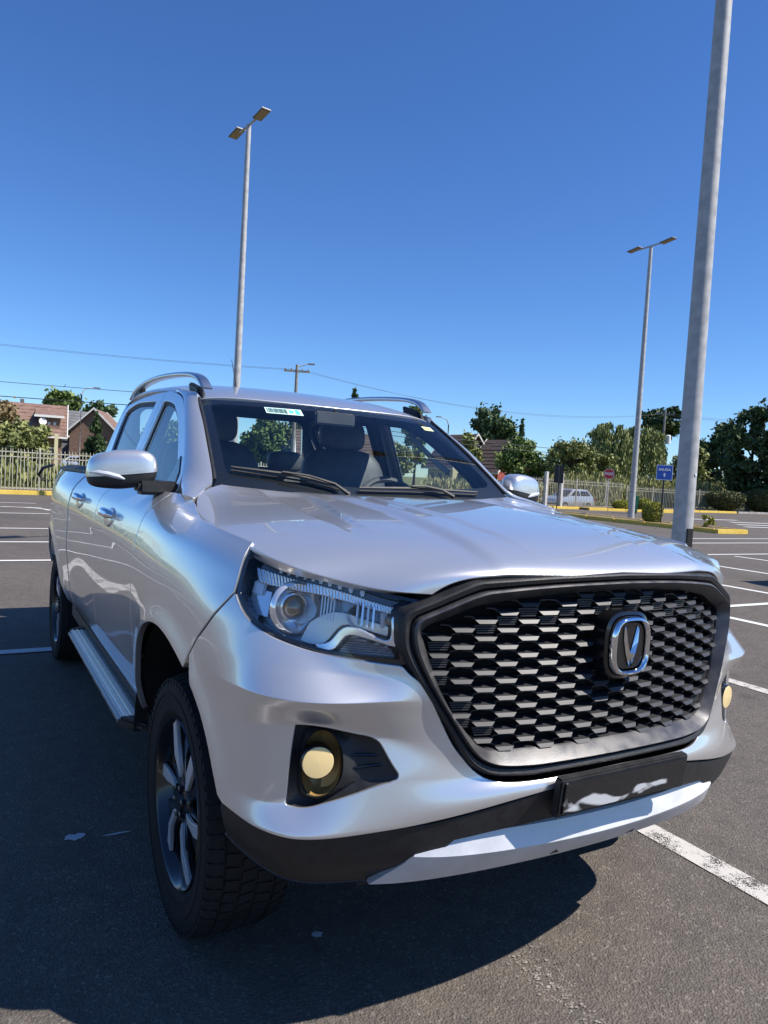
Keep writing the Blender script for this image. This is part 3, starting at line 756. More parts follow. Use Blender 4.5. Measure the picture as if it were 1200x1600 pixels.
# ------------------------------------------------------------------ headlamps
HL = join(seg((.603,.601),(.713,.588),(.849,.583),(.961,.591),(1.028,.622),(1.070,.657), n=6), seg((1.076,.674),(1.082,.70),(1.098,.774), n=4),
          seg((1.094,.790),(.983,.781),(.812,.790),(.705,.797),(.60,.800), n=6), seg((.570,.797),(.592,.728),(.602,.696),(.600,.65),(.594,.604), n=4))
HL_DARK = principled('lamp_housing_dark', (.030, .032, .036), .30, .3); HL_BACK = noisy('lamp_housing_silver', (.52, .53, .55), (.82, .83, .85), 26, .22, .25, lo=.3, hi=.7); HL_CHR = principled('lamp_reflector', (.93, .93, .94), .10, .7); HL_GREY = principled('lamp_grey', (.72, .73, .75), .22, .35, .5)
def rib_mat(name, col, scale, axis='Z'):
    m = principled(name, col, .20, .8); nt = m.node_tree; N = nt.nodes; L = nt.links; tc = N.new('ShaderNodeTexCoord')
    w = N.new('ShaderNodeTexWave'); w.bands_direction = axis; w.inputs['Scale'].default_value = scale; w.inputs['Distortion'].default_value = .6; L.new(tc.outputs['Object'], w.inputs['Vector'])
    bp = N.new('ShaderNodeBump'); bp.inputs['Strength'].default_value = .7; bp.inputs['Distance'].default_value = .004; L.new(w.outputs['Fac'], bp.inputs['Height']); L.new(bp.outputs['Normal'], N['Principled BSDF'].inputs['Normal'])
    return m
HL_RIB = rib_mat('lamp_ribbed_chrome', (.88, .89, .90), 55, 'X'); HL_RIBZ = rib_mat('lamp_ribbed_lower', (.62, .63, .65), 60, 'Z')
PROJ = principled('projector_glass', (.30, .22, .13), .06, .25, 1.0, .01)
LEDW = principled('led_white', (.85, .88, .9), .2, 0, .5)
def uvtube(pts, r, lift, n=8): return MB().tube([tuple(BODY.f(np.array(u), np.array(v))+BODY.normal(np.array(u), np.array(v))*l) for (u, v), l in zip(pts, lift if isinstance(lift, (list, tuple)) else [lift]*len(pts))], r, n)
def sided(mb, name, mat, parent, sd_, **k):
    if sd_ > 0: m2 = mb
    else: m2 = MB(); m2.v = [(-x, y, z) for x, y, z in mb.v]; m2.f = [q[::-1] for q in mb.f]
    return m2.build(name, mat, parent, **k)
def uvp(u, v, l): u = np.array(u); v = np.array(v); return Vector(BODY.f(u, v)+BODY.normal(u, v)*l)
def frame_at(u, v, l, face=None):
    """matrix whose Z looks out of the body"""
    p = uvp(u, v, l); n = Vector(BODY.normal(np.array(u), np.array(v))) if face is None else Vector(face).normalized()
    x = Vector((0, 0, 1)).cross(n).normalized(); y = n.cross(x)
    return Matrix(((x.x, y.x, n.x, p.x), (x.y, y.y, n.y, p.y), (x.z, y.z, n.z, p.z), (0, 0, 0, 1)))
lens_d = panel_data(BODY, inset(HL, .004), [], h=.016, roll=.004, depth=.004, lift=.001)
bez_d = panel_data(BODY, inset(HL, -.003), [inset(HL, .009)], h=.012, roll=.001, depth=.050, lift=-.006)
back_d = panel_data(BODY, inset(HL, .006), [], h=.02, roll=.001, depth=.002, lift=-.062)
FWD = (-.0, -1, .06)
upband = panel_data(BODY, join(seg((1.055,.742),(.98,.738),(.82,.746),(.70,.752),(.612,.752), n=5), seg((.612,.730),(.70,.728),(.82,.720),(.95,.708),(1.03,.706), n=5)), [], h=.02, lift=-.022, roll=.003, depth=.03)
dkband = panel_data(BODY, join(seg((1.05,.772),(.98,.768),(.82,.776),(.70,.782),(.610,.784), n=5), seg((.610,.760),(.70,.758),(.82,.751),(.98,.744),(1.05,.748), n=5)), [], h=.02, lift=-.030, roll=.003, depth=.03)
shelf = panel_data(BODY, join(seg((.86,.598),(.79,.612),(.755,.650),(.70,.655),(.640,.650), n=4), seg((.632,.672),(.70,.680),(.77,.680),(.84,.640), n=4)), [], h=.02, lift=-.030, roll=.003, depth=.03)
stick = panel_data(BODY, join(seg((.80,.590),(.765,.600),(.735,.634),(.70,.640),(.618,.634), n=4), seg((.606,.72),(.618,.72),(.627,.648),(.70,.651),(.742,.646),(.775,.612),(.81,.600), n=4)), [], h=.02, lift=-.012, roll=.003, depth=.03)
turn = panel_data(BODY, join(seg((.755,.594),(.73,.622),(.70,.628),(.622,.622), n=3), seg((.606,.600),(.70,.596),(.755,.594), n=3)), [], h=.02, lift=-.036, roll=.002, depth=.02)
for sd_ in (-1, 1):
    lamp = put('headlamp', back_d, HL_BACK, truck, sd_)
    put('lamp_bezel', bez_d, BLKG, lamp, sd_)
    put('lamp_lens', lens_d, LENS, lamp, sd_)
    put('daylight_strip', upband, HL_RIB, lamp, sd_); put('lamp_brow', dkband, principled('lamp_brow_smoke', (.16, .17, .18), .22, .3) if 'lamp_brow_smoke' not in MATS else MATS['lamp_brow_smoke'], lamp, sd_)
    put('reflector_shelf', shelf, principled('lamp_shelf', (.74, .73, .71), .24, .4) if 'lamp_shelf' not in MATS else MATS['lamp_shelf'], lamp, sd_); put('chrome_trim', stick, HL_CHR, lamp, sd_); put('turn_signal', turn, HL_RIBZ, lamp, sd_)
    Mp = frame_at(.900, .662, -.040, FWD)
    sided(MB().lathe([(.066, .012), (.064, .022), (.058, .026), (.054, .016), (.046, -.004), (.036, -.016), (.034, .000), (.029, .002)], 40, Mp), 'projector_ring', HL_CHR, lamp, sd_, smooth=True, sharp=50)
    sided(MB().lathe([(.031, -.006), (.030, .002), (.026, .012), (.018, .019), (.009, .022), (.0005, .023)], 32, Mp), 'projector_lens', PROJ, lamp, sd_, smooth=True)
    # outer reflector behind the projector with fine ribs
    b = MB()
    for k in range(7):
        u = .985+.011*k; b.box((-.004, -.030, -.002), (.004, .030, .004), frame_at(u, .655, -.044))
    sided(b, 'side_rib', HL_CHR, lamp, sd_)
    sided(MB().box((-.020, -.018, -.004), (.020, .018, .006), frame_at(1.035, .690, -.040)), 'side_marker', HL_GREY, lamp, sd_, bevel=.004)
    # high beam bowl with vanes
    Mh = frame_at(.705, .694, -.046, FWD)
    sided(MB().lathe([(.040, .020), (.036, .004), (.026, -.008), (.012, -.014), (.0005, -.015)], 28, Mh @ Matrix.Diagonal((1.25, .8, 1, 1))), 'high_beam_bowl', HL_CHR, lamp, sd_, smooth=True)
    for k in range(4):
        sided(MB().box((-.0025, -.026, 0), (.0025, .026, .018), frame_at(.690-.013*k+.02, .696, -.034)), 'reflector_vane', HL_CHR if k % 2 else HL_GREY, lamp, sd_)
    for k in range(5):
        sided(MB().box((-.0015, -.030, 0), (.0015, .028, .012), frame_at(.775+.009*k, .690, -.040)), 'reflector_rib', HL_GREY, lamp, sd_)
    sided(MB().lathe([(.008, 0), (.008, .012), (.005, .014), (.0005, .014)], 14, frame_at(.785, .722, -.034, FWD)), 'bolt_cap', HL_GREY, lamp, sd_, smooth=True)
    Mi = frame_at(.640, .700, -.038, FWD)
    sided(MB().box((-.020, -.020, -.004), (.020, .020, .004), Mi), 'inner_reflector', HL_GREY, lamp, sd_, bevel=.003)
    sided(MB().lathe([(.012, .004), (.011, .016), (.006, .020), (.0005, .020)], 16, Mi), 'inner_bulb', PROJ, lamp, sd_, smooth=True)
    for k in range(10):
        t = k/9; u = .965-.265*t; v = .755+.016*t
        for dv, sz in ((.0065, .0052), (-.0035, .0036)):
            sided(MB().box((-sz, -sz*.9, 0), (sz, sz*.9, .004), frame_at(u, v+dv, -.026)), 'led', LEDW, lamp, sd_)

# ------------------------------------------------------------------ fog lamps
fc = np.array((.774, .264))
def fog_loft():
    O = np.array(resample(ccw(FOG), .012)); ang = np.arctan2(*(O-fc).T[::-1]); o = np.argsort(ang); O = O[o]; ang = ang[o]
    rings = []
    for t, l in ((-.03, -.016), (0, -.010), (.06, -.012), (.35, -.022), (.65, -.026), (.88, -.012), (.96, -.008), (1.0, -.014), (1.0, -.055)):
        c = fc+np.stack([np.cos(ang), np.sin(ang)], 1)*.0485; q = O*(1-t)+c*t
        rings.append(BODY.f(q[:, 0], q[:, 1])+BODY.normal(q[:, 0], q[:, 1])*l)
    return rings
TAN = principled('fog_bowl_amber', (.42, .26, .09), .3, .3)
fr_ = fog_loft()
for sd_ in (-1, 1):
    fb = ring_loft([r*[sd_, 1, 1] for r in fr_], 'fog_lamp_bezel', BLK, truck, sharp=50)
    th_ = np.linspace(0, 2*math.pi, 40, endpoint=False); bowl = []
    for r_, l_ in ((.048, -.0125), (.0465, -.022), (.044, -.036), (.038, -.050), (.0005, -.054)):
        cu, cv = fc[0]+r_*np.cos(th_), fc[1]+r_*np.sin(th_); bowl.append((BODY.f(cu, cv)+BODY.normal(cu, cv)*l_)*[sd_, 1, 1])
    ring_loft(bowl, 'fog_lamp_bowl', TAN, fb, sharp=60)
    Ml = Matrix.Translation((.734, -.652, .712)) @ Matrix.Rotation(rad(14), 4, 'Z') @ Matrix.Rotation(rad(91), 4, 'X')
    sided(MB().lathe([(.0395, -.030), (.0395, -.003), (.0378, .0), (.0368, .0)], 36, Ml), 'fog_lamp_rim', BLKG, fb, sd_, smooth=True)
    sided(MB().lathe([(.0372, -.001), (.0355, .001), (.023, .0022), (.0005, .0028)], 36, Ml), 'fog_lamp_lens', AMBER, fb, sd_, smooth=True)
    b = MB()
    for v0 in (.275, .255): b.tube([tuple(uvp(u, v0+.02*(.7-u), -.020)) for u in np.linspace(.715, .63, 8)], .0035, 6)
    sided(b, 'bezel_blade', BLKG, fb, sd_, smooth=True)

# ------------------------------------------------------------------ plate holder, skid plate, intake
def plate_material():
    m = principled('plate_black_gloss', (.010, .011, .013), .12, 0, .8, .02); nt = m.node_tree; N = nt.nodes; L = nt.links; b = N['Principled BSDF']
    tc = N.new('ShaderNodeTexCoord'); mp = N.new('ShaderNodeMapping'); mp.inputs['Scale'].default_value = (5.5, 1, 17); mp.inputs['Rotation'].default_value = (0, rad(-5), 0); mp.inputs['Location'].default_value = (1.7, 0, 3.1)
    nz = N.new('ShaderNodeTexNoise'); nz.inputs['Scale'].default_value = 1.0; nz.inputs['Detail'].default_value = 2.5; nz.inputs['Distortion'].default_value = .9
    rp = N.new('ShaderNodeValToRGB'); rp.color_ramp.elements[0].position = .60; rp.color_ramp.elements[1].position = .66
    rp.color_ramp.elements[0].color = (.008, .009, .011, 1); rp.color_ramp.elements[1].color = (.62, .63, .64, 1)
    L.new(tc.outputs['Object'], mp.inputs['Vector']); L.new(mp.outputs[0], nz.inputs['Vector']); L.new(nz.outputs['Fac'], rp.inputs['Fac']); L.new(rp.outputs['Color'], b.inputs['Base Color'])
    return m
pl = MB().box((-.224, -.012, -.046), (.224, .012, .046)).build('plate_holder', BLK, truck, bevel=.004, loc=(0, -.884, .642)); pl.rotation_euler = (rad(6), 0, 0)
pf = MB().box((-.212, -.0165, -.039), (.212, -.0125, .039)).build('licence_plate', plate_material(), pl, bevel=.001)
pf['label'] = 'blacked out licence plate with smeared white streaks'
MB().box((-.20, -.865, .575), (.20, -.80, .60)).build('plate_bracket', BLK, truck, bevel=.005)
# skid plate: swept section
SEC = [(.490, .060, .546), (.492, .022, .554), (.498, .006, .547), (.530, -.010, .502), (.536, -.006, .493), (.605, .038, .418), (.59, .10, .410)]
def skid_f():
    A = np.linspace(-1, 1, 61); v = []; n = len(SEC)
    for a in A:
        for xe, o, z in SEC:
            x = a*xe; v.append((x, -.842+.25*x*x+.022*a**8+o+.008*(1-a*a)*(z < .45), z+.020*(1-a*a)*(z < .45)+.004*(1-a*a)*(z > .48)))
    f = [(i*n+j, (i+1)*n+j, (i+1)*n+j+1, i*n+j+1) for i in range(60) for j in range(n-1)]
    f += [tuple(range(n)), tuple(60*n+j for j in range(n-1, -1, -1))]
    return v, f
v_, f_ = skid_f()
skid = obj('skid_plate', v_, f_, SKIDM, truck, sharp=30)
for x in (-.36, -.13, .13, .36):
    y = -.842+.25*x*x-.0035; q = [(x-.018, y+.040, .447), (x+.018, y+.040, .447), (x+.008, y+.0215, .470), (x-.008, y+.0215, .470)]
    MB().add(q+[(a, b_+.02, c) for a, b_, c in q], [(0, 1, 2, 3), (7, 6, 5, 4), (0, 4, 5, 1), (1, 5, 6, 2), (2, 6, 7, 3), (3, 7, 4, 0)]).build('skid_notch', DARK, skid)
MB().box((-.49, -.72, .44), (.49, -.68, .66)).build('lower_intake_backing', DARK, truck)
MB().box((-.50, -.60, .42), (.50, -.55, 1.10)).build('radiator_support', DARK, truck)
MB().box((-.62, -.66, .40), (.62, 4.3, .52)).build('underbody', DARK, truck)
MB().box((-.52, -.42, .52), (.52, .45, 1.12)).build('engine_block_cover', DARK, truck)
# ------------------------------------------------------------------ wheel arches and wheels
for ay in (AX_F, AX_R):
    for sd_ in (-1, 1):
        a = np.linspace(rad(2), rad(158 if ay < 1 else 178), 30); n = len(a); v = []
        for x in (.50, .90 if ay < 1 else .86):
            v += [(sd_*x, ay+.53*math.cos(t), WHEEL_Z+.53*math.sin(t)) for t in a]
        f = [(i, i+1, n+i+1, n+i) for i in range(n-1)]+[tuple(range(n))]
        obj('wheel_arch_liner', v, f, DARK, truck, smooth=False)

TYRE_W = .240
def tyre_mesh():
    R = .388; w = TYRE_W/2
    prof = [(.236, -w*.80), (.250, -w*.90), (.262, -w*.955), (.270, -w*.985), (.273, -w*.975), (.300, -w*1.03), (.318, -w*1.033), (.3195, -w*1.055), (.322, -w*1.055), (.3235, -w*1.033), (.335, -w*1.03), (.358, -w*.985), (.367, -w*.93), (.3765, -w*.82), (.380, -w*.45),
            (.3805, -w*.2), (.3805, w*.2), (.380, w*.45), (.3765, w*.82), (.367, w*.93), (.358, w*.985), (.335, w*1.03), (.3235, w*1.033), (.322, w*1.055), (.3195, w*1.055), (.318, w*1.033), (.300, w*1.03), (.273, w*.975), (.270, w*.985), (.262, w*.955), (.250, w*.90), (.236, w*.80)]
    prof = [(r if r < .262 else .262+(r-.262)*.88, z) for r, z in prof]
    b = MB().lathe(prof, 96)
    return b
def tread_blocks():
    b = MB(); w = TYRE_W/2; n = 62
    for k in range(n):
        for (x0, x1, rr, sk, sh) in ((.66, .985, .371, .10, 0), (.30, .60, .3835, .22, .5), (-.10, .22, .3845, -.2, .2), (-.52, -.16, .3835, .22, .7), (-.985, -.60, .371, -.10, .35)):
            a0 = 2*math.pi*(k+sh)/n; da = 2*math.pi/n*.72
            v = []
            for r_off in (-.004, .0035):
                for (xx, aa) in ((x0, a0), (x1, a0+sk*da), (x1, a0+da+sk*da), (x0, a0+da)):
                    edge = .012*max(0, (abs(xx)-.82)/.165)
                    r = (.3665 if abs(xx) < .82 else .3665-edge)+r_off; v.append((r*math.cos(aa), r*math.sin(aa), xx*w))
            b.add(v, [(4, 5, 6, 7), (0, 1, 5, 4), (1, 2, 6, 5), (2, 3, 7, 6), (3, 0, 4, 7)])
    for k in range(62):
        a0 = 2*math.pi*k/62
        for sg in (-1, 1):
            M = Matrix.Rotation(a0, 4, 'Z'); b.box((.334, -.007, min(sg*w*.96, sg*w*1.004)), (.348, .007, max(sg*w*.96, sg*w*1.004)), M)
    return b
def spoke_polys(b, kind):
    """six split spokes; kind 'face' gives the machined flats, 'body' the black web"""
    for k in range(6):
        M = Matrix.Rotation(k*math.pi/3, 4, 'Z')
        for s in ((-1, 1) if kind == 'body' else (1,)):
            if kind == 'face':
                P = [(.062, s*.004), (.130, s*.030), (.218, s*.078), (.230, s*.040), (.160, s*.006), (.090, s*-.008)]
                z = [.030, .036, .028, .028, .034, .032]
                top = [tuple(M @ Vector((x, y, zz))) for (x, y), zz in zip(P, z)]; bot = [tuple(M @ Vector((x, y, zz-.012))) for (x, y), zz in zip(P, z)]
            else:
                P = [(.045, s*.030), (.130, s*.042), (.216, s*.086), (.234, s*.030), (.150, s*.0), (.05, 0)]
                z = [.020, .020, .012, .012, .018, .020]
                top = [tuple(M @ Vector((x, y, zz))) for (x, y), zz in zip(P, z)]; bot = [tuple(M @ Vector((x, y, zz-.045))) for (x, y), zz in zip(P, z)]
            n = len(P); b.add(top+bot, [tuple(range(n)), tuple(range(2*n-1, n-1, -1))]+[(i, (i+1) % n, n+(i+1) % n, n+i) for i in range(n)])
    return b
def make_wheel():
    w = tyre_mesh().build('wheel', RUBBER, truck, smooth=True, sharp=60)
    tread_blocks().build('tread', RUBBER, w)['kind'] = 'stuff'
    h = TYRE_W/2
    rim = MB().lathe([(.238, h*.80), (.246, h*.90), (.243, h*.95), (.236, h*.90), (.228, h*.55), (.212, h*.1), (.205, -h*.6), (.23, -h*.8)], 72).build('rim', WBLK, w, smooth=True, sharp=45)
    MB().lathe([(.060, h*.40), (.064, h*.70), (.060, h*.78), (.050, h*.80), (.034, h*.82), (.032, h*.88), (.0005, h*.89)], 32).build('hub_cap', WBLK, rim, smooth=True)
    z0 = h*.56
    b = spoke_polys(MB(), 'body'); b.v = [(x, y, z+z0) for x, y, z in b.v]; b.build('spokes', WBLK, rim, bevel=.003)
    b = spoke_polys(MB(), 'face'); b.v = [(x, y, z+z0) for x, y, z in b.v]; b.build('spoke_face', WCUT, rim, bevel=.002)
    MB().lathe([(.165, -.02), (.165, .0), (.06, .012), (.0005, .012)], 40).build('brake_disc', principled('brake_steel', (.12, .12, .12), .4, .8), w, smooth=True)
    for k in range(6):
        a = rad(30+60*k); MB().lathe([(.0095, 0), (.0095, .012), (.004, .016), (.0005, .016)], 8, Matrix.Translation((.042*math.cos(a), .042*math.sin(a), h*.78))).build('lug_nut', WBLK, rim, smooth=True)
    return w
def set_wheel(w, sd_, y, steer=0.0, spin=0.0):
    # local +Z must look outwards
    w.location = (sd_*(.768 if y < 1 else .776), y, .3715)
    w.matrix_local = Matrix.Translation(w.location) @ Matrix.Rotation(steer, 4, 'Z') @ Matrix.Rotation(sd_*math.pi/2, 4, 'Y') @ Matrix.Rotation(spin, 4, 'Z')
wh = make_wheel(); set_wheel(wh, -1, AX_F, rad(0), rad(14))
for sd_, y, sp in ((1, AX_F, 5), (-1, AX_R, 33), (1, AX_R, 50)):
    c = copy_tree(wh, truck); set_wheel(c, sd_, y, 0, rad(sp))
MB().box((-.78, -.06, .33), (.78, .06, .45)).build('front_axle', DARK, truck); MB().box((-.78, 3.10, .32), (.78, 3.24, .44)).build('rear_axle', DARK, truck)

# ------------------------------------------------------------------ mirrors
def mirror_shell(z0, z1, grow=0.0, nu=36, nv=18):
    """part of a superellipsoid between two heights; long axis runs outwards and back"""
    c = np.array((.945, .685, 1.331)); ax = np.array((.118+grow, 0, 0)); v = []; f = []
    for j in range(nv+1):
        z = z0+(z1-z0)*j/nv
        for i in range(nu):
            t = 2*math.pi*i/nu; q = max(1-abs(z)**3.6, 0)**(1/3.6); cs, sn = math.cos(t), math.sin(t)
            a = math.copysign(abs(cs)**.50, cs)*q; b = math.copysign(abs(sn)**.8, sn)*q
            wd = (.116+grow)*(1-.08*(z > 0)*z); x = a*wd; y = b*(.060+grow)+.26*x+.012*(1 if b > 0 else 0)
            taper = 1-.22*(a/ max(q, 1e-3))**2*.5*(a > 0)
            v.append((c[0]+x, c[1]+y, c[2]+z*(.071+grow)*taper+.028*a*(.6 if z < 0 else .25)*-1+.006))
    for j in range(nv):
        for i in range(nu): k = (i+1) % nu; f.append((j*nu+i, j*nu+k, (j+1)*nu+k, (j+1)*nu+i))
    f.append(tuple(range(nu))[::-1]); f.append(tuple(nv*nu+i for i in range(nu)))
    return v, f
def from_vf(vf_): b = MB(); b.v = list(vf_[0]); b.f = list(vf_[1]); return b
CLR = principled('turn_lens_white', (.75, .77, .78), .15, .2, .8)
for sd_ in (-1, 1):
    mir = sided(from_vf(mirror_shell(-.985, -.22)), 'side_mirror', BLK, truck, sd_, smooth=True, sharp=60)
    mir['label'] = 'silver capped door mirror with black base'
    sided(from_vf(mirror_shell(-.24, .985, .002)), 'mirror_cap', PAINT, mir, sd_, smooth=True, sharp=60)
    sided(MB().box((.755, .60, 1.250), (.90, .70, 1.302)), 'mirror_arm', BLK, mir, sd_, bevel=.012)
    put('mirror_sail', sail, BLKG, mir, sd_)
    b = MB().tube([(1.056, .680, 1.322), (1.03, .655, 1.322), (1.0, .640, 1.318), (.965, .630, 1.310), (.945, .628, 1.303)], [.004, .009, .010, .009, .003], 8)
    sided(b, 'mirror_turn_signal', CLR, mir, sd_, smooth=True)
    sided(MB().box((.86, .752, 1.275), (1.03, .760, 1.375)), 'mirror_glass', CHROME, mir, sd_, bevel=.003)

# ------------------------------------------------------------------ door handles, step, rails, antenna
def spt(y, z):
    q = BODY.inv([(y, z)], 'yz')[0]; return q
for sd_ in (-1, 1):
    for key, y, z in (('f', 1.12, 1.128), ('r', 2.04, 1.143)):
        D = DOORS[key, sd_]; u, v = spt(y, z)
        M = frame_at(u, v, 0.0)
        cup = MB().lathe([(.060, -.004), (.054, .006), (.040, .011), (.001, .013)], 28, M @ Matrix.Diagonal((1.7, .72, 1, 1)))
        sided(cup, 'handle_cup', PAINT, D, sd_, smooth=True)
        bar = MB().tube([tuple(M @ Vector(p)) for p in ((-.098, .010, .004), (-.078, .012, .022), (-.03, .014, .030), (.03, .014, .030), (.078, .012, .022), (.098, .010, .004))], [.010, .017, .020, .020, .017, .010], 10)
        sided(bar, 'door_handle', CHROME, D, sd_, smooth=True)
for sd_ in (-1, 1):
    st = sided(MB().box((.775, .60, .405), (.940, 2.10, .437)), 'side_step', ALU, truck, sd_, bevel=.010)
    for k in range(6):
        x = .80+.023*k; sided(MB().box((x, .605, .4365), (x+.007, 2.095, .4405)), 'step_rib', SATIN, st, sd_, bevel=.001)
    for y0, y1, t in ((.50, .602, -1), (2.098, 2.20, 1)):
        p = [(.775, .400), (.944, .400), (.946, .442), (.775, .442)]; b = MB()
        a = [(x, (y1 if t < 0 else y0), z) for x, z in p]; e = [(.775+(x-.775)*.55, (y0 if t < 0 else y1), z-.008 if z > .42 else z+.01) for x, z in p]
        b.add(a+e, [(0, 1, 2, 3), (7, 6, 5, 4), (0, 4, 5, 1), (1, 5, 6, 2), (2, 6, 7, 3), (3, 7, 4, 0)])
        sided(b, 'step_cap', BLK, st, sd_, bevel=.008)
    for y in (.8, 1.4, 1.95): sided(MB().box((.60, y-.03, .38), (.90, y+.03, .405)), 'step_bracket', DARK, st, sd_)
def flat_tube(pts, wx, wz, n=14):
    P = natural_spline(range(len(pts)), np.array(pts))(np.linspace(0, len(pts)-1, 44)); v = []; f = []
    for i, p in enumerate(P):
        t = P[min(i+1, len(P)-1)]-P[max(i-1, 0)]; t /= np.linalg.norm(t); a = np.cross(t, (0, 0, 1)); a /= np.linalg.norm(a); b = np.cross(a, t)
        e = min(1, .35+min(i, len(P)-1-i)*.12)
        for k in range(n):
            th = 2*math.pi*k/n; c, s = math.cos(th), math.sin(th)
            v.append(p+a*wx*math.copysign(abs(c)**.6, c)+b*wz*e*math.copysign(abs(s)**.6, s))
    N = len(P)
    for i in range(N-1):
        for k in range(n): k2 = (k+1) % n; f.append((i*n+k, i*n+k2, (i+1)*n+k2, (i+1)*n+k))
    f += [tuple(range(n))[::-1], tuple((N-1)*n+k for k in range(n))]
    b = MB(); b.v = [tuple(q) for q in v]; b.f = f; return b
for sd_ in (-1, 1):
    rl = sided(flat_tube([(.560,.985,1.696),(.563,1.045,1.734),(.566,1.13,1.760),(.568,1.32,1.783),(.570,1.70,1.805),(.570,2.05,1.807),(.568,2.30,1.792),(.564,2.46,1.768),(.560,2.56,1.740)], .025, .0115), 'roof_rail', SATIN, truck, sd_, smooth=True, sharp=50)
    for y0, y1 in ((1.02, 1.20), (2.28, 2.48)):
        za, zb = [float(roof_f(.564, (y-1.005)/(2.58-1.005))[2])-.004 for y in (y0, y1)]
        p = [(y0, za), (y1, zb), (y1+(.02 if y0 < 1.5 else -.06), zb+.044), (y0+(.05 if y0 < 1.5 else -.02), za+.05)]
        sided(MB().prism(p, .549, .579, 0), 'rail_foot', BLK, rl, sd_, bevel=.006)
MB().tube([(0.0, 2.27, 1.772), (0, 2.30, 1.85), (0, 2.425, 2.041)], [.010, .004, .002], 8).build('antenna', BLK, truck, smooth=True)

# ------------------------------------------------------------------ wipers
def spt_screen(a, b, l): a = np.array(a); b = np.array(b); return tuple(screen(a, b)+SCREEN.normal(a, b)*l)
for nm, arm, blade in (('w', [(-.24, .02, .012), (-.32, .075, .028), (-.47, .115, .034), (-.62, .130, .030)], [(-.90, .143, .016), (-.75, .141, .018), (-.61, .137, .019), (-.45, .121, .018), (-.285, .078, .016)]),
                       ('w', [(.50, .02, .012), (.42, .06, .028), (.30, .085, .034), (.20, .090, .030)], [(-.16, .080, .016), (.0, .085, .018), (.18, .088, .019), (.45, .075, .018), (.72, .045, .016)])):
    w = MB().tube([spt_screen(*p) for p in blade], [.004, .006, .007, .006, .004], 6).build('wiper', BLK, truck, smooth=True)
    MB().tube([spt_screen(p[0], p[1]-.012, .006) for p in blade], .004, 5).build('wiper_rubber', DARK, w)
    MB().tube([spt_screen(*p) for p in arm], [.010, .006, .005, .005], 6).build('wiper_arm', BLK, w, smooth=True)
# cowl
v_ = []; A = np.linspace(-1, 1, 30)
for a in A: p = screen(np.array(a), np.array(.0)); v_ += [tuple(p+np.array([0, .0, -.004])), (p[0], p[1]-.09, p[2]-.028)]
obj('cowl_panel', v_, [(2*i, 2*i+1, 2*i+3, 2*i+2) for i in range(29)], BLK, truck)

# ------------------------------------------------------------------ cab interior
def soft(name, c, r, mat, parent, e=3.5, tilt=0.0):
    v = []; f = []; nu, nv = 24, 14
    for j in range(nv+1):
        ph = -math.pi/2+math.pi*j/nv
        for i in range(nu):
            th = 2*math.pi*i/nu; p_ = lambda t: math.copysign(abs(t)**(2/e), t)
            x, y, z = p_(math.cos(ph))*p_(math.cos(th))*r[0], p_(math.cos(ph))*p_(math.sin(th))*r[1], p_(math.sin(ph))*r[2]; v.append((c[0]+x, c[1]+y+z*tilt, c[2]+z))
    for j in range(nv):
        for i in range(nu): k = (i+1) % nu; f.append((j*nu+i, j*nu+k, (j+1)*nu+k, (j+1)*nu+i))
    return obj(name, v, f, mat, parent)
def bev_box(a, b, name, mat, parent, bev=.03, **k): return MB().box(a, b).build(name, mat, parent, bevel=bev, **k)
dash = MB().prism([(.42, 1.20), (.60, 1.215), (.78, 1.20), (.84, 1.12), (.80, .90), (.42, .90)], -.70, .70, 0).build('dashboard', INTER, truck, bevel=.02)
bev_box((-.13, .66, 1.20), (.16, .70, 1.275), 'dash_screen', principled('dash_grey', (.13, .15, .15), .4), dash, .012)
bev_box((-.52, .50, 1.205), (-.30, .52, 1.222), 'dash_vent', INTER, dash, .004)
stw = MB()
Ms = Matrix.Translation((.36, .93, 1.185)) @ Matrix.Rotation(rad(62), 4, 'X')
stw.tube([tuple(Ms @ Vector((.185*math.cos(t), .185*math.sin(t), 0))) for t in np.linspace(0, 2*math.pi, 40)], .016, 8, caps=False)
stw.box((-.06, -.05, -.02), (.06, .05, .02), Ms); stw.box((-.18, -.015, -.008), (.18, .015, .008), Ms); stw.box((-.015, -.18, -.008), (.015, 0, .008), Ms)
stw.build('steering_wheel', INTER, truck, smooth=True)
for x in (-.37, .37):
    s = bev_box((x-.25, .98, .78), (x+.25, 1.45, .94), 'seat', SEATM, truck, .05)
    soft('seat_back', (x, 1.47, 1.18), (.25, .075, .32), SEATM, s, 4, .24)
    soft('headrest', (x, 1.545, 1.575), (.135, .05, .088), SEATM, s, 3.2, .1)
    for dx in (-.05, .05): MB().tube([(x+dx, 1.55, 1.42), (x+dx, 1.55, 1.52)], .007, 6).build('headrest_post', SATIN, s)
rs = bev_box((-.60, 2.02, .75), (.60, 2.36, .92), 'rear_bench', SEATM, truck, .05)
MB().prism([(2.28, .88), (2.40, .88), (2.48, 1.33), (2.40, 1.35)], -.62, .62, 0).build('seat_back', SEATM, rs, bevel=.03)
for x in (-.40, .40): soft('headrest', (x, 2.435, 1.42), (.125, .045, .07), SEATM, rs, 3.2)
bev_box((-.10, .78, 1.56), (.10, .80, 1.62), 'rear_view_mirror', INTER, truck, .008, loc=(0, .09, .02))
MB().tube([(0, .90, 1.60), (0, .88, 1.655)], .008, 6).build('mirror_stalk', INTER, truck)
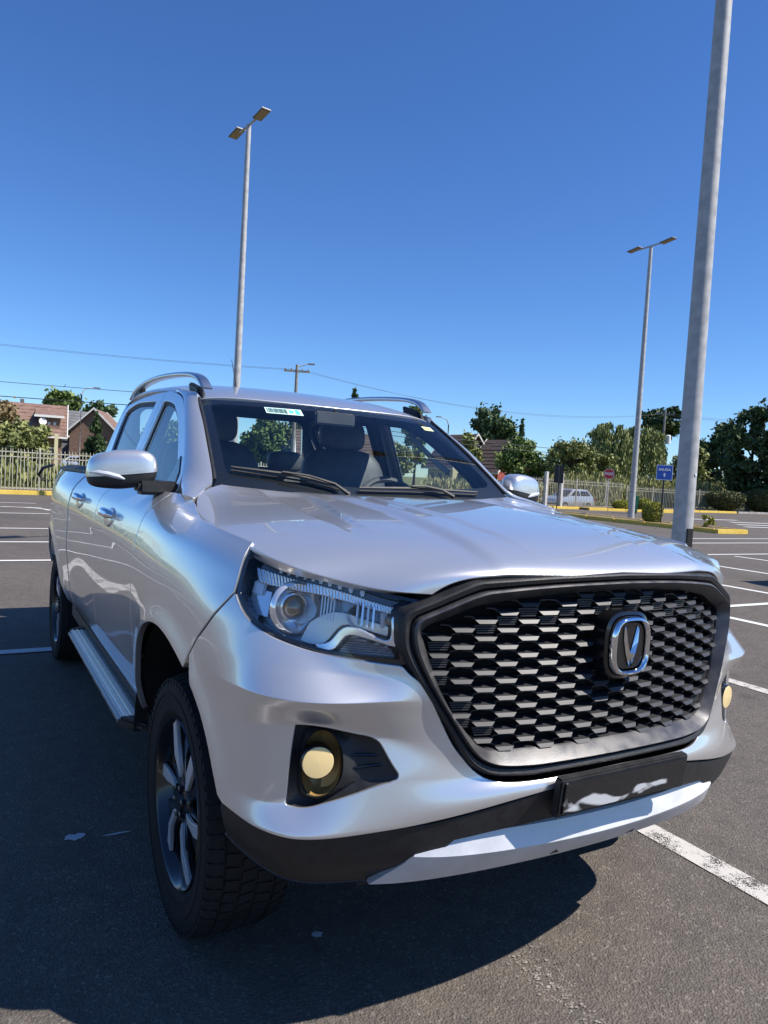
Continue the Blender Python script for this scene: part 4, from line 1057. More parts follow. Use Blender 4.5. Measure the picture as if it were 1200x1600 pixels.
# headliner, linings, pillars inside, rear wall with window opening
P_, F_, N_, a_, b_ = grid_data(lambda x, t: roof_f(x, t)-np.array([0, 0, .035]), -.55, .55, 20, .02, .99, 20, 1)
obj('headliner', P_, [q[::-1] for q in F_], INTER, truck)
for sd_ in (-1, 1):
    lin = panel_data(SIDE, inset(fd_out, .006), [inset(fd_win, -.012)], h=.05, lift=-.045, roll=.001, depth=.02); put('door_lining', lin, INTER, DOORS['f', sd_], sd_)
    lin = panel_data(SIDE, inset(rd_out, .006), [inset(rd_win, -.012)], h=.05, lift=-.045, roll=.001, depth=.02); put('door_lining', lin, INTER, DOORS['r', sd_], sd_)
    bev_box((min(sd_*.70, sd_*.74), .60, .5), (max(sd_*.70, sd_*.74), 2.45, 1.255), 'door_card', INTER, truck, .01)
    P_, F_, N_, a_, b_ = grid_data(lambda t, r: pillar_f(t, r)-np.array([.034, -.034, .016]), .12, .90, 6, 2.0, 7, 30, -1)
    put('pillar_lining', (P_, [q[::-1] for q in F_], -N_), INTER, truck, sd_)
    MB().tube([(sd_*.625, .86, 1.40), (sd_*.60, .90, 1.43), (sd_*.575, 1.02, 1.51), (sd_*.56, 1.10, 1.565), (sd_*.57, 1.14, 1.595)], .014, 8).build('grab_handle', LINER, truck, smooth=True)
def back_f(a, b):
    a = np.asarray(a, float); b = np.asarray(b, float); return np.stack([a, 2.54+.03*b-.03*(a/.6)**2, 1.22+.545*b], -1)
BACK = Chart(back_f, -.9, .9, 0, 1, flip=-1, nu=30, nv=20)
bw = rrect(-.55, .55, .26, .88, .07, .10)
bo = [(-.77, 0), (.77, 0), (.715, .30), (.605, .88), (.54, .97), (-.54, .97), (-.605, .88), (-.715, .30)]
cb = panel_data(BACK, bo, [bw], h=.025, roll=.002, depth=.04); obj('cab_back', *cb[:2], PAINT, truck, normals=cb[2])
cbi = panel_data(BACK, [(x*.98, y) for x, y in bo], [rrect(-.54, .54, .28, .86, .07, .10)], h=.025, lift=-.05, roll=.001, depth=.01); obj('cab_back_lining', *cbi[:2], INTER, truck, normals=cbi[2])
rg_ = panel_data(BACK, rrect(-.555, .555,   .255, .885, .07, .10), [], h=.03, lift=-.01, roll=.0005, depth=.002); obj('rear_window', *rg_[:2], GLS, truck, normals=rg_[2])
bev_box((-.72, 2.46, .50), (.72, 2.54, 1.25), 'cab_wall', INTER, truck, .01)

# ------------------------------------------------------------------ bed
bev_box((-.82, 2.60, .62), (.82, 4.33, .66), 'bed_floor', BLK, truck, .005)
tg_ = bev_box((-.69, 4.31, .66), (.69, 4.375, 1.26), 'tailgate', PAINT, truck, .012)
bev_box((-.14, 4.395, 1.05), (.14, 4.41, 1.13), 'tailgate_handle', BLK, tg_, .008)
bev_box((-.78, 2.60, .66), (.78, 2.63, 1.26), 'bed_front_wall', PAINT, truck, .005)
for sd_ in (-1, 1):
    # black rail cap with raised rear lip, and inner wall
    us = np.linspace(U_at(2.47, VT), U_at(4.28, VT), 30); P = BODY.f(us, np.full(30, VT)); v = []
    for p in P:
        x, y, z = p; lip = .010+.030*max(0, 1-abs(y-3.2)/1.0)
        v += [(x+.012, y, z-.006), (x+.010, y, z+.010), (x-.02, y, z+.010+lip*.6), (x-.08, y, z+.010+lip*.6), (x-.10, y, z-.03)]
    f = [(i*5+j, (i+1)*5+j, (i+1)*5+j+1, i*5+j+1) for i in range(29) for j in range(4)]+[(0, 1, 2, 3, 4), tuple(29*5+j for j in (4, 3, 2, 1, 0))]
    b = MB(); b.v = [tuple(q) for q in v]; b.f = f; sided(b, 'bed_rail_cap', BLK, truck, sd_, smooth=True)
    sided(MB().box((.765, 2.63, .66), (.78, 4.31, 1.27)), 'bed_inner_wall', BLK, truck, sd_)
MB().tube([(-.90, 4.22, 1.17), (-.935, 4.25, 1.215), (-.915, 4.20, 1.27), (-.85, 4.05, 1.302)], [.010, .013, .013, .010], 7).build('bed_strap', BLK, truck, smooth=True)
bev_box((-.78, 4.40, .50), (.78, 4.52, .66), 'rear_bumper', PAINT, truck, .03)
for sd_ in (-1, 1): bev_box((min(sd_*.70, sd_*.785), 4.30, .86), (max(sd_*.70, sd_*.785), 4.385, 1.18), 'tail_lamp', principled('tail_red', (.35, .01, .01), .15, 0, .6), truck, .012)
# ------------------------------------------------------------------ ground
def asphalt_mat():
    m = principled('asphalt', (.10, .095, .09), .82, spec=.35); nt = m.node_tree; N = nt.nodes; L = nt.links; b = N['Principled BSDF']
    tc = N.new('ShaderNodeTexCoord')
    def noise(scale, detail=4, rough=.5):
        n = N.new('ShaderNodeTexNoise'); n.inputs['Scale'].default_value = scale; n.inputs['Detail'].default_value = detail; n.inputs['Roughness'].default_value = rough
        L.new(tc.outputs['Object'], n.inputs['Vector']); return n
    def ramp(src, stops):
        r = N.new('ShaderNodeValToRGB'); e = r.color_ramp.elements
        while len(e) < len(stops): e.new(.5)
        for el_, (p, c) in zip(e, stops): el_.position = p; el_.color = (*c, 1)
        L.new(src, r.inputs['Fac']); return r
    vo = N.new('ShaderNodeTexVoronoi'); vo.inputs['Scale'].default_value = 120; L.new(tc.outputs['Object'], vo.inputs['Vector'])
    sep = N.new('ShaderNodeSeparateColor'); L.new(vo.outputs['Color'], sep.inputs[0])
    st = ramp(sep.outputs[0], [(0, (.098, .083, .069)), (.5, (.115, .098, .082)), (.9, (.133, .114, .096)), (.99, (.195, .172, .148))])
    big = ramp(noise(.55, 6, .6).outputs['Fac'], [(.30, (.80, .80, .81)), (.55, (1, 1, 1)), (.75, (1.12, 1.10, 1.06))])
    mid = ramp(noise(9, 8, .7).outputs['Fac'], [(.30, (.76, .76, .77)), (.5, (1, 1, 1)), (.7, (1.14, 1.12, 1.09))])
    m1 = N.new('ShaderNodeMix'); m1.data_type = 'RGBA'; m1.blend_type = 'MULTIPLY'; m1.inputs[0].default_value = 1
    m2 = N.new('ShaderNodeMix'); m2.data_type = 'RGBA'; m2.blend_type = 'MULTIPLY'; m2.inputs[0].default_value = 1
    L.new(st.outputs[0], m1.inputs[6]); L.new(big.outputs[0], m1.inputs[7]); L.new(m1.outputs[2], m2.inputs[6]); L.new(mid.outputs[0], m2.inputs[7])
    # oil drips
    oil = N.new('ShaderNodeTexVoronoi'); oil.inputs['Scale'].default_value = .9; L.new(tc.outputs['Object'], oil.inputs['Vector'])
    od = ramp(oil.outputs['Distance'], [(.02, (.55, .55, .56)), (.085, (1, 1, 1))])
    m3 = N.new('ShaderNodeMix'); m3.data_type = 'RGBA'; m3.blend_type = 'MULTIPLY'; m3.inputs[0].default_value = .8
    L.new(m2.outputs[2], m3.inputs[6]); L.new(od.outputs[0], m3.inputs[7]); L.new(m3.outputs[2], b.inputs['Base Color'])
    bp = N.new('ShaderNodeBump'); bp.inputs['Strength'].default_value = .75; bp.inputs['Distance'].default_value = .006
    v2 = N.new('ShaderNodeTexVoronoi'); v2.inputs['Scale'].default_value = 150; L.new(tc.outputs['Object'], v2.inputs['Vector'])
    ad = N.new('ShaderNodeMath'); ad.operation = 'ADD'; L.new(v2.outputs['Distance'], ad.inputs[0]); L.new(noise(60, 6, .7).outputs['Fac'], ad.inputs[1])
    L.new(ad.outputs[0], bp.inputs['Height']); L.new(bp.outputs['Normal'], b.inputs['Normal'])
    return m
ASPH = asphalt_mat()
GRASS = noisy('dry_grass_ground', (.10, .115, .035), (.20, .19, .07), .9, .95, bump=.4, bump_scale=30, detail=8)
def sheet(name, pts, z, mat): return tag(obj(name, [(x, y, z) for x, y in pts], [tuple(range(len(pts)))], mat, smooth=False), kind='structure')
sheet('ground', [(-900, -900), (900, -900), (900, 900), (-900, 900)], -.02, GRASS)
KY = lambda x: 25.2+.13*x      # far kerb line
sheet('parking_lot', [(-70, -60), (75, -60), (75, KY(75)), (-70, KY(-70))], 0.0, ASPH)

def paint_mark(name, col, wear=.5, scale=14, grain=110, fade=False):
    m = bpy.data.materials.new(name); m.use_nodes = True; nt = m.node_tree; N = nt.nodes; L = nt.links; b = N['Principled BSDF']
    b.inputs['Base Color'].default_value = (*col, 1); b.inputs['Roughness'].default_value = .75
    tc = N.new('ShaderNodeTexCoord'); n1 = N.new('ShaderNodeTexNoise'); n1.inputs['Scale'].default_value = scale; n1.inputs['Detail'].default_value = 10; n1.inputs['Roughness'].default_value = .75
    vo = N.new('ShaderNodeTexVoronoi'); vo.inputs['Scale'].default_value = grain
    L.new(tc.outputs['Object'], n1.inputs['Vector']); L.new(tc.outputs['Object'], vo.inputs['Vector'])
    sc_ = N.new('ShaderNodeMath'); sc_.operation = 'MULTIPLY_ADD'; sc_.inputs[1].default_value = .28; L.new(vo.outputs['Distance'], sc_.inputs[0]); L.new(n1.outputs['Fac'], sc_.inputs[2])
    rp = N.new('ShaderNodeValToRGB'); rp.color_ramp.elements[0].position = wear; rp.color_ramp.elements[1].position = wear+.10
    rp.color_ramp.elements[0].color = (0, 0, 0, 1); rp.color_ramp.elements[1].color = (1, 1, 1, 1)
    last = sc_.outputs[0]
    if fade:      # thins out towards the rim of the mark
        gm = N.new('ShaderNodeVectorMath'); gm.operation = 'DISTANCE'; gm.inputs[1].default_value = (.5, .5, 0); L.new(tc.outputs['Generated'], gm.inputs[0])
        fd = N.new('ShaderNodeMath'); fd.operation = 'MULTIPLY_ADD'; fd.inputs[1].default_value = -.42; L.new(gm.outputs['Value'], fd.inputs[0]); L.new(last, fd.inputs[2]); last = fd.outputs[0]
    L.new(last, rp.inputs['Fac'])
    tr = N.new('ShaderNodeBsdfTransparent'); mx = N.new('ShaderNodeMixShader'); out = N['Material Output']
    L.new(rp.outputs['Color'], mx.inputs[0]); L.new(tr.outputs[0], mx.inputs[1]); L.new(b.outputs[0], mx.inputs[2]); L.new(mx.outputs[0], out.inputs[0])
    return m
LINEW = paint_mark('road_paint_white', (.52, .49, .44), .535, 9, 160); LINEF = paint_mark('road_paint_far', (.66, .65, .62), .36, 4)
def line(x0, y0, x1, y1, w=.11, mat=None, z=.004):
    d = Vector((x1-x0, y1-y0)); n = Vector((-d.y, d.x)).normalized()*w/2
    return tag(obj('parking_line', [(x0+n.x, y0+n.y, z), (x0-n.x, y0-n.y, z), (x1-n.x, y1-n.y, z), (x1+n.x, y1+n.y, z)], [(0, 1, 2, 3)], mat or LINEF, smooth=False), kind='structure')
for k in range(-9, 10):
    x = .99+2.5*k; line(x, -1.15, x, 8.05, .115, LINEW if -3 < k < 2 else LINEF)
line(-24, 3.46, 27, 3.46, .11, LINEF, .006)
line(-24, 8.12, 27, 8.40, .11, LINEF, .008)
for y in (10.42, 12.72, 16.5, 18.6, 20.4): line(-24, y, .3 if y > 16 else 3.0, y+.05, .11, LINEF, .006)
for x0, y0, x1 in ((14, 10.7, 28), (17, 12.0, 30)): line(x0, y0, x1, y0+.5, .11)
for x0, y0, x1, y1 in ((30.7, 22.35, 34.6, 22.45), (31.2, 20.5, 34.8, 20.3), (29.4, 18.9, 32.6, 18.6), (27.9, 17.5, 31.0, 17.0)): line(x0, y0, x1, y1, .34, LINEF, .004)   # bars by the exit
# arc of an old direction arrow at the left
for a in range(6):
    t0, t1 = rad(15*a), rad(15*(a+1)); line(-.6+1.0*math.sin(t0), 17.7+1.0*math.cos(t0), -.6+1.0*math.sin(t1), 17.7+1.0*math.cos(t1), .12, LINEF, .0085)
# worn paint blots on the asphalt
def blot(cx, cy, rx, ry, wear, seed, mat=None, z=.0045, rot=0.0):
    rnd = random.Random(seed); n = 26; v = [(cx, cy, z)]
    for k in range(n):
        t = 2*math.pi*k/n; r = 1+rnd.uniform(-.28, .28); px, py = rx*r*math.cos(t), ry*r*math.sin(t)
        v.append((cx+px*math.cos(rot)-py*math.sin(rot), cy+px*math.sin(rot)+py*math.cos(rot), z))
    return tag(obj('paint_blot', v, [(0, 1+k, 1+(k+1) % n) for k in range(n)], mat, smooth=False), kind='structure')
BLOT = paint_mark('old_paint_residue', (.36, .33, .29), .475, 40, 200, True); CHIP = paint_mark('white_chip', (.6, .6, .6), .44, 30); TARM = paint_mark('tar_stain', (.07, .062, .054), .44, 50, 200, True)
blot(0.0, -.69, .075, .19, 0, 3, BLOT, rot=.05); blot(.065, -.62, .03, .045, 0, 9, TARM, z=.0055)
blot(-1.07, .632, .035, .022, 0, 5, CHIP); blot(-.507, -.24, .016, .014, 0, 6, CHIP); blot(-.93, .60, .05, .006, 0, 8, CHIP)

# kerbs and islands
YEL_K = noisy('kerb_yellow', (.62, .42, .06), (.72, .52, .10), 4, .75, bump=.2, bump_scale=40, lo=.25, hi=.7); CONC = noisy('kerb_concrete', (.26, .25, .23), (.38, .36, .33), 3, .9, bump=.3, bump_scale=40)
SOIL = noisy('bark_soil', (.10, .075, .05), (.20, .15, .09), 6, .95, bump=.5, bump_scale=30)
def kerb(x0, y0, x1, y1, mat, w=.15, h=.14, n=None):
    d = Vector((x1-x0, y1-y0)); L = d.length; k = n or max(1, int(L/2.5)); root = empty('kerb', (x0, y0, 0), math.atan2(d.y, d.x))
    me = None
    for i in range(k):
        if me is None:
            o = MB().box((0.006, -w/2, -.05), (L/k-.006, w/2, h)).build('kerb_stone', mat, root, bevel=.02); me = o.data
        else: o = link('kerb_stone', me, mat, root)
        o.location = (i*L/k, 0, 0)
    return root
tag(kerb(-30, KY(-30), 12, KY(12), YEL_K), 'yellow painted kerb along the picket fence behind the truck', 'kerb')
tag(kerb(12, KY(12), 47.5, KY(47.5), YEL_K), 'yellow painted kerb beyond the exit lane on the right', 'kerb')
tag(kerb(47.7, KY(47.7), 74, KY(74), CONC), 'dull concrete kerb under the rounded bushes', 'kerb')
sheet('verge', [(-70, KY(-70)+.07), (75, KY(75)+.07), (75, KY(75)+4.5), (-70, KY(-70)+4.5)], .03, SOIL)
isl = empty('planted_island', (21.0, 14.0, 0)); tag(isl, 'narrow planted island with yellow kerb in front of the exit sign', 'traffic island')
MB().box((.10, .12, 0), (1.55, 8.9, .125)).build('island_soil', SOIL, isl)
km = None
for i in range(6):
    for x in (0.0, 1.55): MB().box((x, .02+1.5*i, -.03), (x+.14, 1.5+1.5*i, .15)).build('kerb_stone', YEL_K, isl, bevel=.02)
MB().box((.0, -.14, -.03), (1.69, .01, .15)).build('kerb_stone', YEL_K, isl, bevel=.02)
isl2 = empty('planted_island', (31.5, 28.2, 0)); tag(isl2, 'low planted island in front of the grey gate', 'traffic island')
MB().box((-2.0, .12, 0), (5.5, 1.5, .125)).build('island_soil', SOIL, isl2)
for i in range(5): MB().box((-2.0+1.5*i, 0, -.03), (-.52+1.5*i, .14, .15)).build('kerb_stone', YEL_K, isl2, bevel=.02)
# ------------------------------------------------------------------ lamp poles
GALV = noisy('galvanised_steel', (.34, .34, .33), (.47, .465, .45), 7, .58, .05, rvar=.1, bump=.12, bump_scale=40, detail=10); LAMPK = principled('lamp_grey_body', (.20, .19, .18), .5, .3); LAMPW = principled('lamp_top_white', (.75, .75, .74), .45); DIFF = principled('lamp_diffuser', (.30, .24, .16), .4)
def lamp_pole(x, y, h, r0, r1, head_rot, label, heads=True):
    root = empty('lamp_pole', (x, y, 0)); tag(root, label, 'lamp pole', 'parking lot lamp poles')
    MB().tube([(0, 0, .02), (0, 0, h*.5), (0, 0, h)], [r0, (r0+r1)/2, r1], 20).build('shaft', GALV, root, smooth=True)
    MB().box((-.24, -.24, -.02), (.24, .24, .03)).build('base_plate', GALV, root, bevel=.008)
    if heads:
        R = Matrix.Rotation(head_rot, 4, 'Z')
        MB().tube([tuple(R @ Vector((-.62, 0, h-.02))), tuple(R @ Vector((.62, 0, h+.02)))], .035, 8).build('cross_arm', GALV, root, smooth=True)
        for s in (-1, 1):
            M = R @ Matrix.Translation((s*.86, 0, h+.03)) @ Matrix.Rotation(rad(-7), 4, 'Y')
            hd = MB().box((-.33, -.15, -.022), (.33, .15, .026), M).build('lamp_head', LAMPK, root, bevel=.012)
            MB().box((-.31, -.14, .027), (.31, .14, .035), M).build('lamp_cover', LAMPW, hd); MB().box((-.29, -.12, -.029), (.27, .12, -.023), M).build('lamp_diffuser', DIFF, hd)
    return root
lamp_pole(5.98, 20.6, 12.0, .13, .075, rad(-83), 'thin double headed lamp pole rising behind the truck cab')
lamp_pole(24.1, 20.4, 11.9, .14, .075, rad(-88), 'thin double headed lamp pole standing behind the hood, left of the exit sign')
npole = lamp_pole(7.40, 4.74, 12.0, .142, .092, rad(20), 'thick grey lamp pole in the foreground on the right')
MB().box((-.050, -.150, .30), (.050, -.122, .86)).build('access_door_gap', DARK, npole, rz=rad(-6))
MB().lathe([(.0005, 0), (.022, .0), (.022, .006), (.0005, .006)], 14, Matrix.Rotation(rad(6), 4, 'Z') @ Matrix.Translation((0, -.138, 1.62)) @ Matrix.Rotation(rad(90), 4, 'X')).build('number_tag', LAMPW, npole)

# ------------------------------------------------------------------ fences
FENW = noisy('fence_paint_cream', (.40, .375, .29), (.50, .47, .38), 3, .7); FENG = noisy('fence_steel_grey', (.32, .30, .24), (.44, .41, .33), 3, .6, .2)
def fence(x0, x1, step, h, mat, label, off=2.1, post_every=3.0, singles=None):
    a = Vector((x0, KY(x0)+off, 0)); b = Vector((x1, KY(x1)+off, 0)); d = b-a; L = d.length
    root = empty('picket_fence', a, math.atan2(d.y, d.x)); tag(root, label, 'fence')
    for k in range(int(L/post_every)+1):
        x = min(k*post_every, L); MB().box((x-.03, -.03, 0), (x+.03, .03, h+.06)).build('post', mat, root)
    for z in (.12, h-.30, h-.13): MB().box((0, -.012, z-.018), (L, .012, z+.018)).build('rail', mat, root)
    me = MB().box((-.011, -.030, .06), (.011, -.013, h-.05)).add([(-.011, -.030, h-.05), (.011, -.030, h-.05), (.011, -.013, h-.05), (-.011, -.013, h-.05), (0, -.022, h+.02)], [(0, 1, 4), (1, 2, 4), (2, 3, 4), (3, 0, 4)])
    first = None; rest = MB(); n = 0
    for k in range(1, int(L/step)):
        x = k*step
        if singles is None or singles[0] <= x0+x <= singles[1]:
            if first is None: first = me.build('picket', mat, root); o = first
            else: o = link('picket', first.data, mat, root)
            o.location = (x, 0, 0); o.rotation_euler = (0, rad(random.uniform(-1.2, 1.2)), 0); n += 1
        else: rest.box((x-.011, -.030, .06), (x+.011, -.013, h))
    if rest.v: rest.build('picket_row', mat, root)['kind'] = 'stuff'
    return root
fence(-8, 14, .125, 1.55, FENW, 'cream picket fence behind the yellow kerb on the left', singles=(-2.5, 6))
fence(25.6, 36.5, .16, 1.75, FENG, 'grey picket gate panels behind the silver hatchback', singles=(25, 37))
fence(36.8, 68, .19, 1.55, FENG, 'long picket fence behind the rounded bushes on the right', singles=(37, 62))
for x, lab in ((28.6, 'pale gate pillar right of the silver hatchback, first of two'), (30.0, 'pale gate pillar beside the grey gate, second of two')):
    p = MB().box((-.10, -.10, 0), (.10, .10, 2.1)).build('gate_pillar', noisy('pillar_'+str(x), (.5, .48, .44), (.62, .6, .55), 3, .8), None, bevel=.02, loc=(x, KY(x)+2.0, 0)); tag(p, lab, 'pillar', 'gate pillars')

# ------------------------------------------------------------------ foliage
def leaf_mat(name, dark, light, rough=.6, tl=.0):
    m = principled(name, light, rough, spec=.3); nt = m.node_tree; N = nt.nodes; L = nt.links; b = N['Principled BSDF']
    g = N.new('ShaderNodeNewGeometry'); rp = N.new('ShaderNodeValToRGB'); rp.color_ramp.elements[0].color = (*dark, 1); rp.color_ramp.elements[1].color = (*light, 1)
    tc = N.new('ShaderNodeTexCoord'); nz = N.new('ShaderNodeTexNoise'); nz.inputs['Scale'].default_value = 1.3; nz.inputs['Detail'].default_value = 3; L.new(tc.outputs['Object'], nz.inputs['Vector'])
    ad = N.new('ShaderNodeMath'); ad.operation = 'MULTIPLY_ADD'; ad.inputs[1].default_value = .55; L.new(g.outputs['Random Per Island'], ad.inputs[0])
    sb = N.new('ShaderNodeMath'); sb.operation = 'MULTIPLY_ADD'; sb.inputs[1].default_value = 1.1; sb.inputs[2].default_value = -.32; L.new(nz.outputs['Fac'], sb.inputs[0]); L.new(sb.outputs[0], ad.inputs[2])
    L.new(ad.outputs[0], rp.inputs['Fac']); L.new(rp.outputs['Color'], b.inputs['Base Color'])
    return m
LEAF = {'green': leaf_mat('leaf_green', (0.056, 0.097, 0.024), (0.212, 0.282, 0.077)), 'olive': leaf_mat('leaf_olive', (0.091, 0.117, 0.037), (0.343, 0.352, 0.124)), 'dark': leaf_mat('leaf_dark', (0.025, 0.048, 0.020), (0.101, 0.149, 0.055)),
        'conifer': leaf_mat('leaf_conifer', (0.034, 0.069, 0.030), (0.136, 0.198, 0.081)), 'willow': leaf_mat('leaf_willow', (0.101, 0.124, 0.040), (0.322, 0.352, 0.121)), 'russet': leaf_mat('leaf_russet', (0.110, 0.081, 0.040), (0.383, 0.282, 0.141)),
        'hedge': leaf_mat('leaf_hedge', (0.044, 0.060, 0.021), (0.171, 0.171, 0.060)), 'gold': leaf_mat('leaf_gold', (0.182, 0.171, 0.024), (0.500, 0.500, 0.091)), 'straw': leaf_mat('straw', (0.322, 0.241, 0.101), (0.500, 0.500, 0.262)), 'reed': leaf_mat('leaf_reed', (0.121, 0.131, 0.040), (0.402, 0.383, 0.141))}
BARK = noisy('bark', (.06, .045, .032), (.12, .095, .07), 6, .95, bump=.6, bump_scale=25)
RNG = np.random.default_rng(11)
def quads(c, size, up=None, aspect=1.5):
    """leaf faces at the given centres"""
    n = len(c); a = RNG.normal(size=(n, 3)); a /= np.linalg.norm(a, axis=1, keepdims=True)
    if up is not None: a = a*(1-up)+np.array([0, 0, -1.0])*up; a /= np.linalg.norm(a, axis=1, keepdims=True)
    b = np.cross(a, RNG.normal(size=(n, 3))); b /= np.maximum(np.linalg.norm(b, axis=1, keepdims=True), 1e-6)
    s = size*RNG.uniform(.6, 1.3, (n, 1)); a = a*s*aspect; b = b*s
    v = np.stack([c-a, c+b*.8, c+a, c-b*.8], 1).reshape(-1, 3); f = np.arange(4*n).reshape(-1, 4)
    return v, f
def quick(name, v, f, mat, parent=None, loc=None):
    me = bpy.data.meshes.new(name); me.vertices.add(len(v)); me.vertices.foreach_set('co', np.asarray(v, np.float32).ravel())
    me.loops.add(f.size); me.loops.foreach_set('vertex_index', f.ravel().astype(np.int32)); me.polygons.add(len(f))
    me.polygons.foreach_set('loop_start', np.arange(0, f.size, 4, dtype=np.int32)); me.polygons.foreach_set('loop_total', np.full(len(f), 4, np.int32)); me.update(calc_edges=True)
    return link(name, me, mat, parent, loc)
def crown_pts(n, rx, ry, z0, z1, clumps, tight=.31, shape='round'):
    cz, rz = (z0+z1)/2, (z1-z0)/2; C_ = []
    while len(C_) < clumps:
        p = RNG.normal(size=3); p /= np.linalg.norm(p); p *= RNG.uniform(.35, 1.0)**.5
        if shape == 'cone':
            t = RNG.uniform(0, 1)**1.5; r = (1-t)*RNG.uniform(.3, 1)**.5; th = RNG.uniform(0, 6.283); p = np.array([r*math.cos(th), r*math.sin(th), t*2-1])
        C_.append(p*[rx*.86, ry*.86, rz*.86]+[0, 0, cz])
    C_ = np.array(C_); k = RNG.integers(0, clumps, n); rc = RNG.uniform(.6, 1.25, clumps)*tight*min(rx, ry, rz if shape != 'cone' else rx)
    if shape == 'cone': rc *= np.clip(1.25-(C_[:, 2]-z0)/(z1-z0), .3, 1.1)
    q = RNG.normal(size=(n, 3)); q /= np.linalg.norm(q, axis=1, keepdims=True); q *= RNG.uniform(0, 1, (n, 1))**.45
    p = C_[k]+q*rc[k][:, None]*[1, 1, .75]; st = RNG.random(n) < .10                      # stray sprigs break the outline
    p[st] += (p[st]-np.array([0, 0, cz]))*RNG.uniform(.02, .22, (int(st.sum()), 1))
    return p, C_
def tree(name, x, y, h, r, mat, label, cat='tree', n=5200, leaf=.16, trunk=.22, z0=None, clumps=46, shape='round', group=None, lean=0.0):
    root = empty(name, (x, y, 0)); tag(root, label, cat, group)
    z0 = h*.16 if z0 is None else z0
    p, C_ = crown_pts(n, r, r, z0, h, clumps, shape=shape)
    v, f = quads(p, leaf); quick('crown', v, f, LEAF[mat], root)
    t = MB().tube([(0, 0, -.1), (.04*r, .02*r, h*.3), (.02*r, -.03*r, h*.62), (0, 0, h*.9)], [trunk, trunk*.8, trunk*.45, trunk*.12], 8)
    for c in C_[:10]:
        zz = max(h*.18, min(h*.7, c[2]-h*.14)); t.tube([(0, 0, zz), tuple(c*[.55, .55, 1]-[0, 0, .05*h]), tuple(c)], [trunk*.4, trunk*.22, trunk*.06], 5)
    t.build('trunk', BARK, root, smooth=True)
    return root
def willow(x, y, h, r, label, strands=420):
    root = empty('weeping_willow', (x, y, 0)); tag(root, label, 'tree', 'weeping willows behind the fence')
    P = []
    for k in range(strands):
        th = RNG.uniform(0, 6.283); rr = r*RNG.uniform(.15, 1)**.6; top = h*(.97-.30*(rr/r)**2)*RNG.uniform(.86, 1.02); ln = RNG.uniform(.35, .8)*top
        m = int(ln/.16); t = np.linspace(0, 1, m); sw = RNG.uniform(-.12, .12, 2)
        q = np.stack([rr*math.cos(th)*(1+.10*t)+sw[0]*t, rr*math.sin(th)*(1+.10*t)+sw[1]*t, top-ln*t], 1)+RNG.normal(size=(m, 3))*.06; P.append(q)
    p, C_ = crown_pts(3000, r*.9, r*.9, h*.6, h, 22); P.append(p)
    v, f = quads(np.concatenate(P), .085, .75, 2.2); quick('crown', v, f, LEAF['willow'], root)
    t = MB().tube([(0, 0, -.1), (.1, 0, h*.3), (0, .1, h*.75)], [.38, .28, .12], 8)
    for c in C_[:8]: t.tube([(0, 0, h*.4), tuple(c*[.6, .6, 1]), tuple(c)], [.14, .08, .03], 5)
    t.build('trunk', BARK, root, smooth=True); return root
def clipped(name, x, y, rx, ry, h, mat, label, cat='bush', n=5000, leaf=.05, z0=.0, group=None, boxy=2.0, taper=0.0, stem=False):
    root = empty(name, (x, y, 0)); tag(root, label, cat, group); cz = z0+(h-z0)/2
    q = RNG.normal(size=(n, 3)); q /= np.linalg.norm(q, axis=1, keepdims=True); q = np.sign(q)*np.abs(q)**(2/boxy); q /= np.maximum((np.abs(q)**boxy).sum(1, keepdims=True)**(1/boxy), 1e-6)
    q = q*RNG.uniform(.86, 1.04, (n, 1)); p = q*[rx, ry, (h-z0)/2]
    if taper: p[:, :2] *= (1+taper*q[:, 2:3])
    p[:, 2] += cz
    v, f = quads(p, leaf, aspect=1.2); quick('foliage', v, f, LEAF[mat], root)
    core = MB(); m = 16; prof = [(max(.001, math.sin(math.pi*k/10)**(2/boxy))*.90, cz-math.cos(math.pi*k/10)*(h-z0)/2*.92) for k in range(11)]
    core.lathe([(r*(1+taper*(zz-cz)/((h-z0)/2)), zz) for r, zz in prof], m, Matrix.Diagonal((rx, ry, 1, 1))); core.build('twig_core', LEAF['dark'], root, smooth=True)
    MB().tube([(0, 0, -.05), (0, 0, z0+.25)], [.06, .045], 6).build('stem', BARK, root)
    return root

# left, beyond the fence
tree('flowering_tree', .2, 55.9, 5.3, 1.9, 'russet', 'rust tinged tree at the far left edge beside the tiled house', n=5200, leaf=.13)
tree('garden_shrub', 1.3, 43.5, 3.5, 1.55, 'olive', 'round olive green shrub in front of the tiled brick house', 'shrub', n=6500, leaf=.10, z0=.1)
tree('garden_shrub', -1.6, 45.0, 3.2, 1.7, 'green', 'leafy green shrub at the left edge, under the rust tinged tree', 'shrub', n=6000, leaf=.10, z0=.1)
tree('conifer_tree', 7.1, 57.3, 5.0, 1.15, 'dark', 'small dark conifer right of the brick house', n=5200, leaf=.11, shape='cone', z0=.5, clumps=46)
tree('broadleaf_tree', 10.2, 107.3, 10.6, 3.0, 'green', 'green tree rising behind the red tiled roof', n=5200, leaf=.26)
tree('broadleaf_tree', 14.2, 104.8, 9.7, 2.6, 'conifer', 'darker tree behind the roofs, right of the green one', n=4800, leaf=.25)
